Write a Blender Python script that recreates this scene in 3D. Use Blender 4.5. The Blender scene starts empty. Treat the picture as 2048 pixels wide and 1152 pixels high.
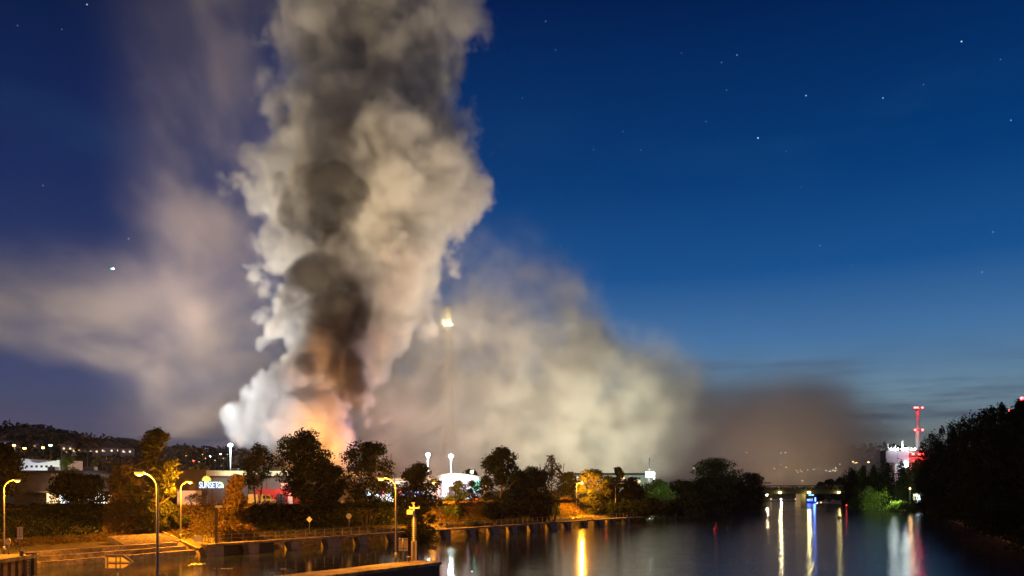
import bpy, math, os, random
import numpy as np
from mathutils import Vector, Matrix

S = bpy.context.scene
COL = S.collection

# ------------------------------------------------------------------ camera
F = 1607.0      # focal length in photo pixels (2048 wide)
HY = 975.0      # horizon row of the photo
CH = 9.0        # camera height over the water
cam = bpy.data.objects.new('camera', bpy.data.cameras.new('camera')); COL.objects.link(cam)
cam.location = (0, 0, CH); cam.rotation_euler = (math.pi / 2, 0, 0)
cam.data.lens = 36 * F / 2048; cam.data.shift_y = (HY - 576) / 2048
cam.data.clip_start = 0.5; cam.data.clip_end = 20000
S.camera = cam
S.view_settings.view_transform = 'Standard'; S.view_settings.look = 'None'
S.view_settings.exposure = 0; S.view_settings.gamma = 1
cy = S.cycles
cy.use_denoising = True; cy.use_adaptive_sampling = True; cy.adaptive_threshold = 0.02; cy.adaptive_min_samples = 20
cy.max_bounces = 5; cy.diffuse_bounces = 2; cy.glossy_bounces = 3; cy.transmission_bounces = 3
cy.volume_bounces = 2; cy.volume_step_rate = 7; cy.volume_max_steps = 400; cy.transparent_max_bounces = 8
cy.sample_clamp_indirect = 4; cy.sample_clamp_direct = 0; cy.caustics_reflective = False; cy.caustics_refractive = False


def lin(r, g, b):
    return tuple(((v / 255) / 12.92 if v / 255 <= .04045 else (((v / 255) + .055) / 1.055) ** 2.4) for v in (r, g, b))


class G:
    """small node-tree helper"""
    def __init__(s, nt): s.nt = nt
    def n(s, t, **k):
        x = s.nt.nodes.new(t)
        for a, b in k.items(): setattr(x, a, b)
        return x
    def put(s, sock, v):
        if isinstance(v, bpy.types.NodeSocket): s.nt.links.new(v, sock)
        else: sock.default_value = v
    def m(s, op, a, b=0.0, c=0.0, clamp=False):
        x = s.n('ShaderNodeMath', operation=op); x.use_clamp = clamp
        s.put(x.inputs[0], a); s.put(x.inputs[1], b); s.put(x.inputs[2], c); return x.outputs[0]
    def v(s, op, a, b=(0, 0, 0)):
        x = s.n('ShaderNodeVectorMath', operation=op); s.put(x.inputs[0], a)
        if op == 'SCALE': s.put(x.inputs['Scale'], b)
        else: s.put(x.inputs[1], b)
        return x.outputs['Value'] if op in ('LENGTH', 'DISTANCE', 'DOT_PRODUCT') else x.outputs['Vector']
    def noise(s, vec, scale, detail=3, rough=.5, vecout=False):
        x = s.n('ShaderNodeTexNoise'); s.put(x.inputs['Vector'], vec); s.put(x.inputs['Scale'], scale)
        s.put(x.inputs['Detail'], detail); s.put(x.inputs['Roughness'], rough)
        return x.outputs['Color'] if vecout else x.outputs[0]
    def vor(s, vec, scale):
        x = s.n('ShaderNodeTexVoronoi', feature='F1'); s.put(x.inputs['Vector'], vec); s.put(x.inputs['Scale'], scale)
        return x.outputs['Distance']
    def ramp(s, val, stops, interp='LINEAR'):
        x = s.n('ShaderNodeValToRGB'); r = x.color_ramp; r.interpolation = interp
        while len(r.elements) < len(stops): r.elements.new(.5)
        for e, (p, c) in zip(r.elements, stops):
            e.position = p; e.color = (*c, 1)
        s.put(x.inputs[0], val); return x.outputs[0]
    def mix(s, fac, a, b, blend='MIX'):
        x = s.n('ShaderNodeMix', data_type='RGBA', blend_type=blend)
        s.put(x.inputs[0], fac); s.put(x.inputs[6], a if isinstance(a, bpy.types.NodeSocket) else (*a, 1))
        s.put(x.inputs[7], b if isinstance(b, bpy.types.NodeSocket) else (*b, 1)); return x.outputs[2]
    def sep(s, v):
        x = s.n('ShaderNodeSeparateXYZ'); s.put(x.inputs[0], v); return x.outputs
    def comb(s, a, b, c):
        x = s.n('ShaderNodeCombineXYZ'); s.put(x.inputs[0], a); s.put(x.inputs[1], b); s.put(x.inputs[2], c); return x.outputs[0]
    def maprange(s, v, a, b, c=0.0, d=1.0, smooth=True):
        x = s.n('ShaderNodeMapRange'); x.interpolation_type = 'SMOOTHSTEP' if smooth else 'LINEAR'
        s.put(x.inputs[0], v)
        for i, q in enumerate((a, b, c, d)): s.put(x.inputs[1 + i], q)
        return x.outputs[0]
    def curve(s, val, pts, lo, hi, vlo, vhi):
        t = s.n('ShaderNodeMapRange'); s.nt.links.new(val, t.inputs[0]); t.inputs[1].default_value = lo; t.inputs[2].default_value = hi
        c = s.n('ShaderNodeFloatCurve'); s.nt.links.new(t.outputs[0], c.inputs['Value'])
        cv = c.mapping.curves[0]
        pts = [((a - lo) / (hi - lo), (b - vlo) / (vhi - vlo)) for a, b in sorted(pts)]
        while len(cv.points) < len(pts): cv.points.new(.5, .5)
        for p, q in zip(cv.points, pts): p.location = q; p.handle_type = 'AUTO'
        c.mapping.update()
        return s.m('MULTIPLY_ADD', c.outputs[0], vhi - vlo, vlo)


# ------------------------------------------------------------------ world: dusk sky with stars
W = bpy.data.worlds.new('World'); S.world = W; W.use_nodes = True
wnt = W.node_tree; g = G(wnt); bg = wnt.nodes['Background']
dirv = g.v('NORMALIZE', g.n('ShaderNodeTexCoord').outputs['Generated'])
dx, dy, dz = g.sep(dirv)
elev = g.m('MAXIMUM', dz, 0.0)
right = g.ramp(elev, [(0, lin(104, 104, 92)), (.055, lin(110, 118, 114)), (.11, lin(108, 138, 158)), (.175, lin(70, 116, 164)), (.25, lin(22, 82, 144)), (.35, lin(2, 58, 118)), (.52, lin(0, 28, 78))])
left = g.ramp(elev, [(0, lin(92, 80, 96)), (.05, lin(86, 78, 100)), (.12, lin(68, 74, 110)), (.2, lin(46, 60, 102)), (.32, lin(26, 44, 92)), (.42, lin(14, 34, 80)), (.52, lin(0, 22, 58))])
az = g.m('DIVIDE', dx, g.m('MAXIMUM', dy, .05))
sky = g.mix(g.maprange(az, -.55, .02), left, right)
# long thin streaks of cloud low in the evening sky
cvec = g.comb(g.m('MULTIPLY', az, 2.2), g.m('MULTIPLY', elev, 30), 0)
cl = g.maprange(g.noise(cvec, 1.3, 5, .6), .46, .72)
cl = g.m('MULTIPLY', cl, g.maprange(elev, .20, .09))
sky = g.mix(g.m('MULTIPLY', cl, .8), sky, lin(70, 76, 96))
cl2 = g.maprange(g.noise(g.comb(g.m('MULTIPLY', az, 1.6), g.m('MULTIPLY', elev, 6), 3.1), 2.0, 4, .55), .5, .8)
sky = g.mix(g.m('MULTIPLY', cl2, .18), sky, lin(40, 90, 130))
# stars: faint random ones plus the brightest, at their places
vs = g.n('ShaderNodeTexVoronoi', feature='F1'); g.put(vs.inputs['Vector'], dirv); vs.inputs['Scale'].default_value = 46
gate = g.m('GREATER_THAN', g.sep(vs.outputs['Color'])[0], .60)
star = g.m('MULTIPLY', g.m('LESS_THAN', vs.outputs['Distance'], .025), gate)
star = g.m('MULTIPLY', star, g.m('MULTIPLY', g.sep(vs.outputs['Color'])[1], 1.1))
star = g.m('MULTIPLY', star, g.maprange(elev, .12, .3))
for px, py, br, sz in [(1612, 191, 1.6, 1.3), (1516, 276, 1.7, 1.4), (1923, 83, 1.6, 1.3), (1766, 196, 1.2, 1.1), (1474, 110, 1.0, 1.1), (1453, 180, .8, 1), (1443, 125, .8, 1),
                       (1111, 100, .9, 1), (1282, 300, .8, 1), (1187, 299, .7, 1), (1640, 491, .9, 1), (1412, 243, .6, 1), (1045, 196, .6, 1), (174, 9, 1.2, 1.2), (35, 51, .7, 1),
                       (86, 371, .8, 1), (1363, 106, .6, 1), (2001, 119, .6, 1), (1847, 169, .5, 1), (1603, 374, .5, 1), (1704, 531, .6, 1), (1986, 464, .6, 1), (1246, 263, .6, 1), (1572, 303, .5, 1)]:
    d = Vector(((px - 1024) / F, 1, (HY - py) / F)).normalized()
    c = g.v('DISTANCE', dirv, tuple(d))
    star = g.m('ADD', star, g.m('MULTIPLY', g.m('LESS_THAN', c, .00047 * sz), br * .75))
sky = g.v('ADD', sky, g.v('SCALE', (.85, .95, 1.0), star))
# below the horizon: dark land glow
sky = g.mix(g.m('LESS_THAN', dz, -.002), sky, lin(40, 38, 36))
g.put(bg.inputs[0], sky); bg.inputs[1].default_value = 1.0


# ------------------------------------------------------------------ small helpers
def P(px, py, Y):
    return Vector(((px - 1024) / F * Y, Y, CH + (HY - py) / F * Y))
def PX(px, Y): return (px - 1024) / F * Y
def PZ(py, Y): return CH + (HY - py) / F * Y

ORD = 'first second third fourth fifth sixth seventh eighth ninth tenth eleventh twelfth thirteenth fourteenth'.split()

def setp(o, label=None, cat=None, group=None, kind=None):
    if label: o['label'] = label
    if cat: o['category'] = cat
    if group: o['group'] = group
    if kind: o['kind'] = kind
    return o

def thing(name, label, cat, loc=(0, 0, 0), rz=0, group=None):
    o = bpy.data.objects.new(name, None); COL.objects.link(o); o.empty_display_size = .3
    o.location = loc; o.rotation_euler = (0, 0, rz)
    return setp(o, label, cat, group)

def mesh_obj(name, v, f, mat, parent=None, smooth=False):
    me = bpy.data.meshes.new(name); me.from_pydata(v, [], f); me.update()
    if smooth: me.polygons.foreach_set('use_smooth', [True] * len(me.polygons))
    if mat: me.materials.append(mat)
    o = bpy.data.objects.new(name, me); COL.objects.link(o)
    if parent: o.parent = parent
    return o

def quads_obj(name, V, mat, parent=None):
    """V: (n,4,3) array of quads"""
    n = len(V); me = bpy.data.meshes.new(name)
    me.vertices.add(n * 4); me.vertices.foreach_set('co', np.ascontiguousarray(V, dtype=np.float32).ravel())
    me.loops.add(n * 4); me.loops.foreach_set('vertex_index', np.arange(n * 4, dtype=np.int32))
    me.polygons.add(n); me.polygons.foreach_set('loop_start', np.arange(0, n * 4, 4, dtype=np.int32))
    me.polygons.foreach_set('loop_total', np.full(n, 4, dtype=np.int32))
    me.update(calc_edges=True); me.validate()
    me.materials.append(mat)
    o = bpy.data.objects.new(name, me); COL.objects.link(o)
    if parent: o.parent = parent
    return o

class MB:
    def __init__(s): s.v = []; s.f = []
    def box(s, c, d, rz=0, taper=1.0):
        x, y, z = [q / 2 for q in d]; b = len(s.v); ca, sa = math.cos(rz), math.sin(rz)
        for sz in (-1, 1):
            t = taper if sz > 0 else 1
            for sx, sy in ((-1, -1), (1, -1), (1, 1), (-1, 1)):
                X, Y = sx * x * t, sy * y * t
                s.v.append((c[0] + X * ca - Y * sa, c[1] + X * sa + Y * ca, c[2] + sz * z))
        s.f += [(b, b + 3, b + 2, b + 1), (b + 4, b + 5, b + 6, b + 7)] + [(b + i, b + (i + 1) % 4, b + 4 + (i + 1) % 4, b + 4 + i) for i in range(4)]
        return s
    def tube(s, pts, rad, n=8, cap=True):
        pts = [Vector(p) for p in pts]; rad = list(rad) if hasattr(rad, '__len__') else [rad] * len(pts)
        b = len(s.v); up = None
        for i, p in enumerate(pts):
            t = (pts[min(i + 1, len(pts) - 1)] - pts[max(i - 1, 0)]).normalized()
            if up is None: up = t.orthogonal().normalized()
            up = (up - t * up.dot(t)); up = up.normalized() if up.length > 1e-5 else t.orthogonal().normalized()
            w = t.cross(up)
            for k in range(n):
                a = 2 * math.pi * k / n
                s.v.append(tuple(p + (up * math.cos(a) + w * math.sin(a)) * rad[i]))
        for i in range(len(pts) - 1):
            for k in range(n):
                s.f.append((b + i * n + k, b + i * n + (k + 1) % n, b + (i + 1) * n + (k + 1) % n, b + (i + 1) * n + k))
        if cap:
            s.f.append(tuple(b + k for k in reversed(range(n)))); e = b + (len(pts) - 1) * n
            s.f.append(tuple(e + k for k in range(n)))
        return s
    def bar(s, a, b_, w, h=None):
        """square bar between two points"""
        a, b_ = Vector(a), Vector(b_); t = (b_ - a).normalized(); h = h or w
        side = t.cross(Vector((0, 0, 1))); side = side.normalized() if side.length > 1e-3 else Vector((1, 0, 0))
        up = side.cross(t).normalized(); b = len(s.v)
        for p in (a, b_):
            for i, j in ((-1, -1), (1, -1), (1, 1), (-1, 1)):
                s.v.append(tuple(p + side * i * w / 2 + up * j * h / 2))
        s.f += [(b, b + 3, b + 2, b + 1), (b + 4, b + 5, b + 6, b + 7)] + [(b + i, b + (i + 1) % 4, b + 4 + (i + 1) % 4, b + 4 + i) for i in range(4)]
        return s
    def prism(s, poly, z0, z1):
        """vertical prism over an xy polygon (counter-clockwise)"""
        b = len(s.v); n = len(poly)
        s.v += [(x, y, z0) for x, y in poly] + [(x, y, z1) for x, y in poly]
        s.f += [tuple(b + i for i in reversed(range(n))), tuple(b + n + i for i in range(n))]
        s.f += [(b + i, b + (i + 1) % n, b + n + (i + 1) % n, b + n + i) for i in range(n)]
        return s
    def extr(s, prof, y0, y1):
        """profile of (x,z) points pushed along y"""
        b = len(s.v); n = len(prof)
        s.v += [(x, y0, z) for x, z in prof] + [(x, y1, z) for x, z in prof]
        s.f += [tuple(b + i for i in range(n)), tuple(b + n + i for i in reversed(range(n)))]
        s.f += [(b + (i + 1) % n, b + i, b + n + i, b + n + (i + 1) % n) for i in range(n)]
        return s
    def build(s, name, mat, parent=None, smooth=False):
        return mesh_obj(name, s.v, s.f, mat, parent, smooth)

def copy_tree(o, parent=None):
    c = o.copy(); COL.objects.link(c)
    if parent: c.parent = parent
    for ch in [x for x in S.objects if x.parent == o]: copy_tree(ch, c)
    return c

# ------------------------------------------------------------------ materials
MATS = {}
def mat(name, col, rough=.7, metal=0.0, var=.25, scale=3.0, bump=0.0, spec=.4):
    if name in MATS: return MATS[name]
    m = bpy.data.materials.new(name); m.use_nodes = True; nt = m.node_tree; g = G(nt); b = nt.nodes['Principled BSDF']
    tc = g.n('ShaderNodeTexCoord').outputs['Object']
    n1 = g.noise(tc, scale, 5, .6)
    lo = tuple(c * (1 - var) for c in col); hi = tuple(min(1, c * (1 + var)) for c in col)
    g.put(b.inputs['Base Color'], g.ramp(n1, [(.3, lo), (.7, hi)]))
    g.put(b.inputs['Roughness'], g.maprange(n1, .2, .8, max(0, rough - .1), min(1, rough + .1)))
    b.inputs['Metallic'].default_value = metal; b.inputs['Specular IOR Level'].default_value = spec
    if bump:
        bp = g.n('ShaderNodeBump'); bp.inputs['Strength'].default_value = bump; bp.inputs['Distance'].default_value = .05
        g.put(bp.inputs['Height'], g.noise(tc, scale * 4, 6, .65)); nt.links.new(bp.outputs[0], b.inputs['Normal'])
    MATS[name] = m; return m

def emis(name, col, strength, sample=False):
    if name in MATS: return MATS[name]
    m = bpy.data.materials.new(name); m.use_nodes = True; nt = m.node_tree; b = nt.nodes['Principled BSDF']
    b.inputs['Base Color'].default_value = (.05, .05, .05, 1)
    b.inputs['Emission Color'].default_value = (*col, 1); b.inputs['Emission Strength'].default_value = strength
    m.cycles.emission_sampling = 'AUTO' if sample else 'NONE'
    MATS[name] = m; return m

def leafmat(name, col, var=.5, trans=.35):
    if name in MATS: return MATS[name]
    m = bpy.data.materials.new(name); m.use_nodes = True; nt = m.node_tree; nt.nodes.clear(); g = G(nt)
    out = g.n('ShaderNodeOutputMaterial'); d = g.n('ShaderNodeBsdfDiffuse'); t = g.n('ShaderNodeBsdfTranslucent'); mx = g.n('ShaderNodeMixShader')
    ri = g.n('ShaderNodeNewGeometry').outputs['Random Per Island']
    tc = g.n('ShaderNodeTexCoord').outputs['Object']
    f = g.m('ADD', g.m('MULTIPLY', ri, .6), g.m('MULTIPLY', g.noise(tc, .35, 3), .6))
    c = g.ramp(f, [(.2, tuple(q * (1 - var) for q in col)), (.9, tuple(q * (1 + var) for q in col))])
    g.put(d.inputs[0], c); g.put(t.inputs[0], c); mx.inputs[0].default_value = trans
    nt.links.new(d.outputs[0], mx.inputs[1]); nt.links.new(t.outputs[0], mx.inputs[2]); nt.links.new(mx.outputs[0], out.inputs[0])
    MATS[name] = m; return m

M_conc = mat('concrete', (.24, .20, .15), .85, var=.35, scale=1.2, bump=.4)
M_stone = mat('stone', (.30, .24, .16), .85, var=.4, scale=2, bump=.5)
_nt = M_stone.node_tree; _g = G(_nt); _b = _nt.nodes['Principled BSDF']; _src = _b.inputs['Base Color'].links[0].from_socket
_tc = _g.n('ShaderNodeTexCoord').outputs['Object']; _st = _g.maprange(_g.noise(_tc, .35, 6, .7), .35, .6); _v = _g.n('ShaderNodeTexVoronoi', feature='DISTANCE_TO_EDGE'); _g.put(_v.inputs['Vector'], _tc); _v.inputs['Scale'].default_value = .9
_j = _g.maprange(_v.outputs['Distance'], .01, .035); _g.put(_b.inputs['Base Color'], _g.mix(_g.m('MULTIPLY', _g.m('MULTIPLY_ADD', _st, .65, .35), _g.m('MULTIPLY_ADD', _j, .6, .4)), (.03, .025, .018), _src))
M_darkconc = mat('wet_concrete', (.045, .038, .03), .6, var=.5, scale=1.0, bump=.5)
M_steel = mat('galvanised_steel', (.22, .22, .21), .45, .6, var=.15, scale=4)
M_paintgrey = mat('grey_paint', (.30, .30, .30), .5, .1, var=.15, scale=5)
M_white = mat('white_paint', (.78, .78, .80), .5, var=.08, scale=1)
M_yellowboard = mat('pale_board', (.7, .66, .55), .6, var=.12, scale=3)
M_dark = mat('dark_paint', (.035, .035, .04), .6, var=.3, scale=3)
M_roof = mat('roof_felt', (.05, .045, .045), .85, var=.3, scale=1)
M_wallgrey = mat('grey_render', (.13, .11, .12), .85, var=.18, scale=.8)
M_wallbrown = mat('brown_render', (.07, .05, .04), .85, var=.25, scale=.8)
M_roofpale = mat('pale_sheet_roof', (.62, .64, .46), .6, var=.15, scale=1.5)
M_rust = mat('rusted_sheet_pile', (.16, .10, .07), .8, .2, var=.5, scale=1.2, bump=.4)
M_redwall = mat('red_wall', (.40, .03, .03), .6, var=.2, scale=1)
M_redp = mat('red_paint', (.5, .02, .02), .4, var=.1, scale=2)
M_asphalt = mat('asphalt', (.05, .05, .05), .85, var=.3, scale=3)
M_bark = mat('bark', (.06, .045, .035), .9, var=.4, scale=5, bump=.5)
M_glass = mat('dark_glass', (.02, .02, .025), .1, var=.1)
M_rubber = mat('rubber', (.02, .02, .02), .8)
M_bluep = mat('blue_paint', (.03, .06, .35), .4, var=.1)
M_tile = mat('roof_tile', (.12, .06, .05), .8, var=.3, scale=2)
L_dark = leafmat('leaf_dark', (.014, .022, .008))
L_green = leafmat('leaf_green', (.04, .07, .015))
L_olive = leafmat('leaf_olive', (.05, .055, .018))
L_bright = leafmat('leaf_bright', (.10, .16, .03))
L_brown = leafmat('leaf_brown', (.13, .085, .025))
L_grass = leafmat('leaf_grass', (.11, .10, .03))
E_sodium = emis('sodium_glow', (1, .32, .015), 2.6)
E_white = emis('white_glow', (.85, 1, .95), 60)
E_warm = emis('warm_window', (1, .62, .28), 2.2)
E_whitewin = emis('white_window', (.9, .97, 1), 2.5)
E_red = emis('red_lamp', (1, .03, .03), 40)
E_orange = emis('orange_lamp', (1, .45, .08), 30)
E_bluegl = emis('blue_lamp', (.08, .2, 1), 12)

# ------------------------------------------------------------------ lamps that give light
def light(name, kind, loc, power, col, parent=None, radius=.12, target=None, cone=120, blend=.6):
    wall = kind == 'WALL'
    if wall: kind = 'SPOT'; cone = 150; blend = .5; target = Vector(loc) + Vector((0, 1, -.05)); power *= 1.2
    l = bpy.data.lights.new(name, kind); l.energy = power; l.color = col; l.shadow_soft_size = radius
    o = bpy.data.objects.new(name, l); COL.objects.link(o); o.location = loc
    if kind == 'SPOT':
        l.spot_size = math.radians(cone); l.spot_blend = blend
        d = Vector(target) - Vector(loc); o.rotation_euler = d.to_track_quat('-Z', 'Y').to_euler()
    if parent: o.parent = parent
    return o
SOD = (1, .34, .012)

# ------------------------------------------------------------------ terrain
LEFT = [(-50, -100), (-50, 84), (-53.5, 90), (-43, 108.7), (-37, 117), (-20, 140), (0, 168), (25, 206), (41, 240), (102, 345), (112, 371), (135, 480), (190, 620), (280, 760)]
RIGHT = [(330, 740), (250, 600), (190, 480), (157, 371), (158, 353), (152, 300), (149, 289), (74, 116), (60, 60), (55, -100)]
RIVER = np.array(LEFT + RIGHT, float)
def seg_dist(X, Y, pts):
    d = np.full(X.shape, 1e9)
    for (ax, ay), (bx, by) in zip(pts[:-1], pts[1:]):
        vx, vy = bx - ax, by - ay; t = np.clip(((X - ax) * vx + (Y - ay) * vy) / (vx * vx + vy * vy), 0, 1)
        d = np.minimum(d, np.hypot(X - ax - t * vx, Y - ay - t * vy))
    return d
def inside(X, Y):
    r = np.zeros(X.shape, bool); n = len(RIVER)
    for i in range(n):
        x1, y1 = RIVER[i]; x2, y2 = RIVER[(i + 1) % n]
        c = ((y1 > Y) != (y2 > Y)) & (X < (x2 - x1) * (Y - y1) / ((y2 - y1) or 1e-9) + x1); r ^= c
    return r
RIDGE = [(-3000, 60), (-900, 74), (-600, 66), (-540, 66), (-490, 52), (-430, 50), (-300, 42), (-100, 36), (150, 30), (280, 28), (350, 32), (410, 44), (480, 36), (600, 40), (3000, 50)]
def height(X, Y):
    X = np.asarray(X, float); Y = np.asarray(Y, float)
    dl = seg_dist(X, Y, LEFT); dr = seg_dist(X, Y, RIGHT); ins = inside(X, Y)
    zl = np.interp(dl, [0, 1, 3, 7.5, 9, 15.5, 18], [-.1, .7, 1.5, 1.75, 2.0, 5.5, 5.7])
    zr = np.interp(dr, [0, 2, 6, 20], [-.1, .9, 2.2, 3.2])
    z = np.where(dl < dr, zl, zr)
    z = np.where(ins, -np.minimum(2.5, np.minimum(dl, dr) * .8) - .1, z)
    hill = np.interp(X, [a for a, b in RIDGE], [b for a, b in RIDGE])
    t = np.clip((Y - 560) / 380, 0, 1); t = t * t * (3 - 2 * t)
    return z + np.where(ins & (Y < 700), 0, 1) * t * hill * (1 + .06 * np.sin(X * .021) + .05 * np.sin(Y * .03 + X * .013))

def h1(x, y): return float(height(np.array([x]), np.array([y]))[0])

xs = np.unique(np.concatenate([np.linspace(-1350, -600, 24), np.linspace(-600, -95, 50), np.arange(-95, 60, 1.5), np.arange(60, 200, 2.5), np.linspace(200, 700, 40), np.linspace(700, 1350, 22)]))
ys = np.unique(np.concatenate([np.linspace(-300, 60, 12), np.arange(60, 245, 1.8), np.arange(245, 400, 3), np.linspace(400, 1200, 70), np.linspace(1200, 1500, 8)]))
XX, YY = np.meshgrid(xs, ys)
ZZ = height(XX, YY)
vv = np.stack([XX, YY, ZZ], -1).reshape(-1, 3)
nx, ny = len(xs), len(ys)
ii = (np.arange(ny - 1)[:, None] * nx + np.arange(nx - 1)[None, :]).ravel()
ff = np.stack([ii, ii + 1, ii + nx + 1, ii + nx], 1)
gm = bpy.data.materials.new('ground'); gm.use_nodes = True; gg = G(gm.node_tree); gb = gm.node_tree.nodes['Principled BSDF']
tc = gg.n('ShaderNodeTexCoord').outputs['Object']; gz = gg.sep(tc)[2]
grassc = gg.ramp(gg.noise(tc, .5, 6, .65), [(.3, (.04, .05, .018)), (.5, (.09, .085, .03)), (.75, (.15, .12, .05))])
dirt = gg.ramp(gg.noise(tc, 1.5, 6, .7), [(.3, (.07, .055, .035)), (.7, (.2, .15, .09))])
gc = gg.mix(gg.maprange(gg.m('ADD', gz, gg.m('MULTIPLY', gg.noise(tc, .6, 3), .6)), 2.6, 1.6), grassc, dirt)
gg.put(gb.inputs['Base Color'], gc); gb.inputs['Roughness'].default_value = .95; gb.inputs['Specular IOR Level'].default_value = .1
bp = gg.n('ShaderNodeBump'); bp.inputs['Strength'].default_value = .8; bp.inputs['Distance'].default_value = .25
gg.put(bp.inputs['Height'], gg.noise(tc, 2.2, 8, .7)); gm.node_tree.links.new(bp.outputs[0], gb.inputs['Normal'])
ground = mesh_obj('ground', vv.tolist(), ff.tolist(), gm, smooth=True); setp(ground, kind='structure')

# water
wm = bpy.data.materials.new('water'); wm.use_nodes = True; wg = G(wm.node_tree); wb = wm.node_tree.nodes['Principled BSDF']
wb.inputs['Base Color'].default_value = (.025, .035, .055, 1); wb.inputs['IOR'].default_value = 1.33; wb.inputs['Specular IOR Level'].default_value = .5
tc = wg.n('ShaderNodeTexCoord').outputs['Object']
broad = wg.noise(tc, .03, 3)
wx = wg.maprange(wg.sep(tc)[0], -14, 26); wg.put(wb.inputs['Roughness'], wg.m('ADD', wg.maprange(broad, .35, .65, .05, .09), wg.m('MULTIPLY', wx, .025)))
wv_ = wg.v('MULTIPLY', tc, (.28, 1, 1)); hgt = wg.m('ADD', wg.noise(wv_, 1.9, 4, .6), wg.m('MULTIPLY', wg.noise(wv_, .6, 2), 1.2))
bp = wg.n('ShaderNodeBump'); bp.inputs['Distance'].default_value = .02
wg.put(bp.inputs['Strength'], wg.m('ADD', wg.maprange(broad, .3, .7, .3, .6), wg.m('MULTIPLY', wx, 1.5))); wg.put(bp.inputs['Height'], hgt)
wm.node_tree.links.new(bp.outputs[0], wb.inputs['Normal'])
water = mesh_obj('water', [(-110, -200, 0), (400, -200, 0), (400, 900, 0), (-110, 900, 0)], [(0, 1, 2, 3)], wm); setp(water, kind='structure')

# street on the upper bank
rd = MB(); 
pts = [(-160, 60), (-110, 96), (-72, 122), (-52, 142), (-30, 168), (-4, 196), (18, 228)]
v = []; f = []
for i, (x, y) in enumerate(pts):
    a = Vector(pts[max(i - 1, 0)]); b = Vector(pts[min(i + 1, len(pts) - 1)]); t = (b - a).normalized(); n = Vector((-t.y, t.x))
    for q in (-3.2, 3.2): v.append((x + n.x * q, y + n.y * q, 5.76))
    if i: k = 2 * i; f.append((k - 2, k - 1, k + 1, k))
# ------------------------------------------------------------------ quays, jetty and steps
def deckmat(): return M_stone
q = thing('quay_wall', 'stone quay with rusted steel sheet wall, ladder and pale kerb at the left edge', 'quay', (-50, 70, 0))
sp = MB()
yy = -60.0; k = 0
while yy < 13.2:
    off = .0 if k % 2 else -.28
    sp.box((-.25 + off, yy + .3, -.2), (.5, .62, 3.8)); yy += .6; k += 1
sp.build('sheet_pile_wall', M_rust, q)
MB().box((-4.7, -23, 1.82), (9.9, 75, .36)).build('kerb_slab', M_stone, q)
MB().box((-.22, 13.95, .1), (.9, .5, 4.2)).build('corner_post', M_darkconc, q)
ld = MB()
for s_ in (-.25, .25): ld.tube([(.12, 12.9 + s_, -1.2), (.12, 12.9 + s_, 2.1)], .035, 6)
for i in range(9): ld.tube([(.12, 12.65, -1 + i * .35), (.12, 13.15, -1 + i * .35)], .025, 5)
ld.build('ladder', M_steel, q)

pier = thing('guide_pier', 'low concrete pier with a lit flat top in the bottom middle', 'pier', (-8.2, 76.5, 0))
ax = Vector((7.2, 10.5)).normalized(); nn = Vector((ax.y, -ax.x))
def pp(a, b): return (ax.x * a + nn.x * b, ax.y * a + nn.y * b)
MB().prism([pp(-62, 1.7), pp(0, 1.7), pp(0, -1.3), pp(-62, -1.3)], -3, 1.72).build('pier_body', M_darkconc, pier)
MB().prism([pp(-62.2, 1.85), pp(.15, 1.85), pp(.15, -1.45), pp(-62.2, -1.45)], 1.724, 2.0).build('pier_top', M_stone, pier)
plat = thing('lock_platform', 'concrete lock platform below the frame carrying the tall near lamp', 'platform', (-24, 47, 0))
MB().box((0, 0, -.6), (18, 9, 5.16)).build('platform_body', M_darkconc, plat)

# jetty: walkway on concrete piers along the left bank
JA, JB = Vector((-40.2, 105)), Vector((33, 205.5)); JD = (JB - JA); JL = JD.length; JT = JD / JL; JN = Vector((-JT.y, JT.x)); JR = math.atan2(JT.y, JT.x)
DZ = 1.6
def jp(s, o=0, z=0): return Vector((JT.x * s + JN.x * o, JT.y * s + JN.y * o, z))
jet = thing('jetty', 'long concrete walkway on piers running along the far side of the lock basin', 'jetty', (JA.x, JA.y, 0))
MB().box(jp(JL / 2, 0, DZ - .14), (JL, 1.7, .28), JR).build('deck', M_stone, jet)
s = 1.2; i = 0
while s < JL - 1:
    m = MB(); wdt = 2.6 if i % 3 == 0 else 1.7
    m.box(jp(s, .15, (DZ - .28) / 2 - 1), (wdt, 1.5, DZ - .285 + 2), JR)
    m.build('pier_block', M_conc, jet)
    b_ = MB(); a0 = jp(s - wdt / 2 - .9, -.55, DZ - .35); a1 = jp(s - wdt / 2 - .1, -.75, -.6)
    b_.bar(a0, a1, .5, .55); b_.build('raking_strut', M_darkconc, jet)
    s += 7.2 if i % 3 else 6.0; i += 1
wl = MB(); wl.box(jp(6, .9, .2), (11, .4, 2.2), JR); wl.build('back_wall', M_darkconc, jet)
rail = thing('railing', 'thin steel railing with posts along the concrete walkway', 'railing', (JA.x, JA.y, DZ))
s = 1.0; n = 0
while s < JL and n < 70:
    MB().tube([jp(s, .7, 0), jp(s, .7, 1.1)], .04, 6).build('post', M_steel, rail); s += 1.8; n += 1
rr = MB()
for z in (.55, 1.08): rr.tube([jp(1, .7, z), jp(s - 1.8, .7, z)], .022, 5)
rr.build('rail', M_steel, rail)
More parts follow.
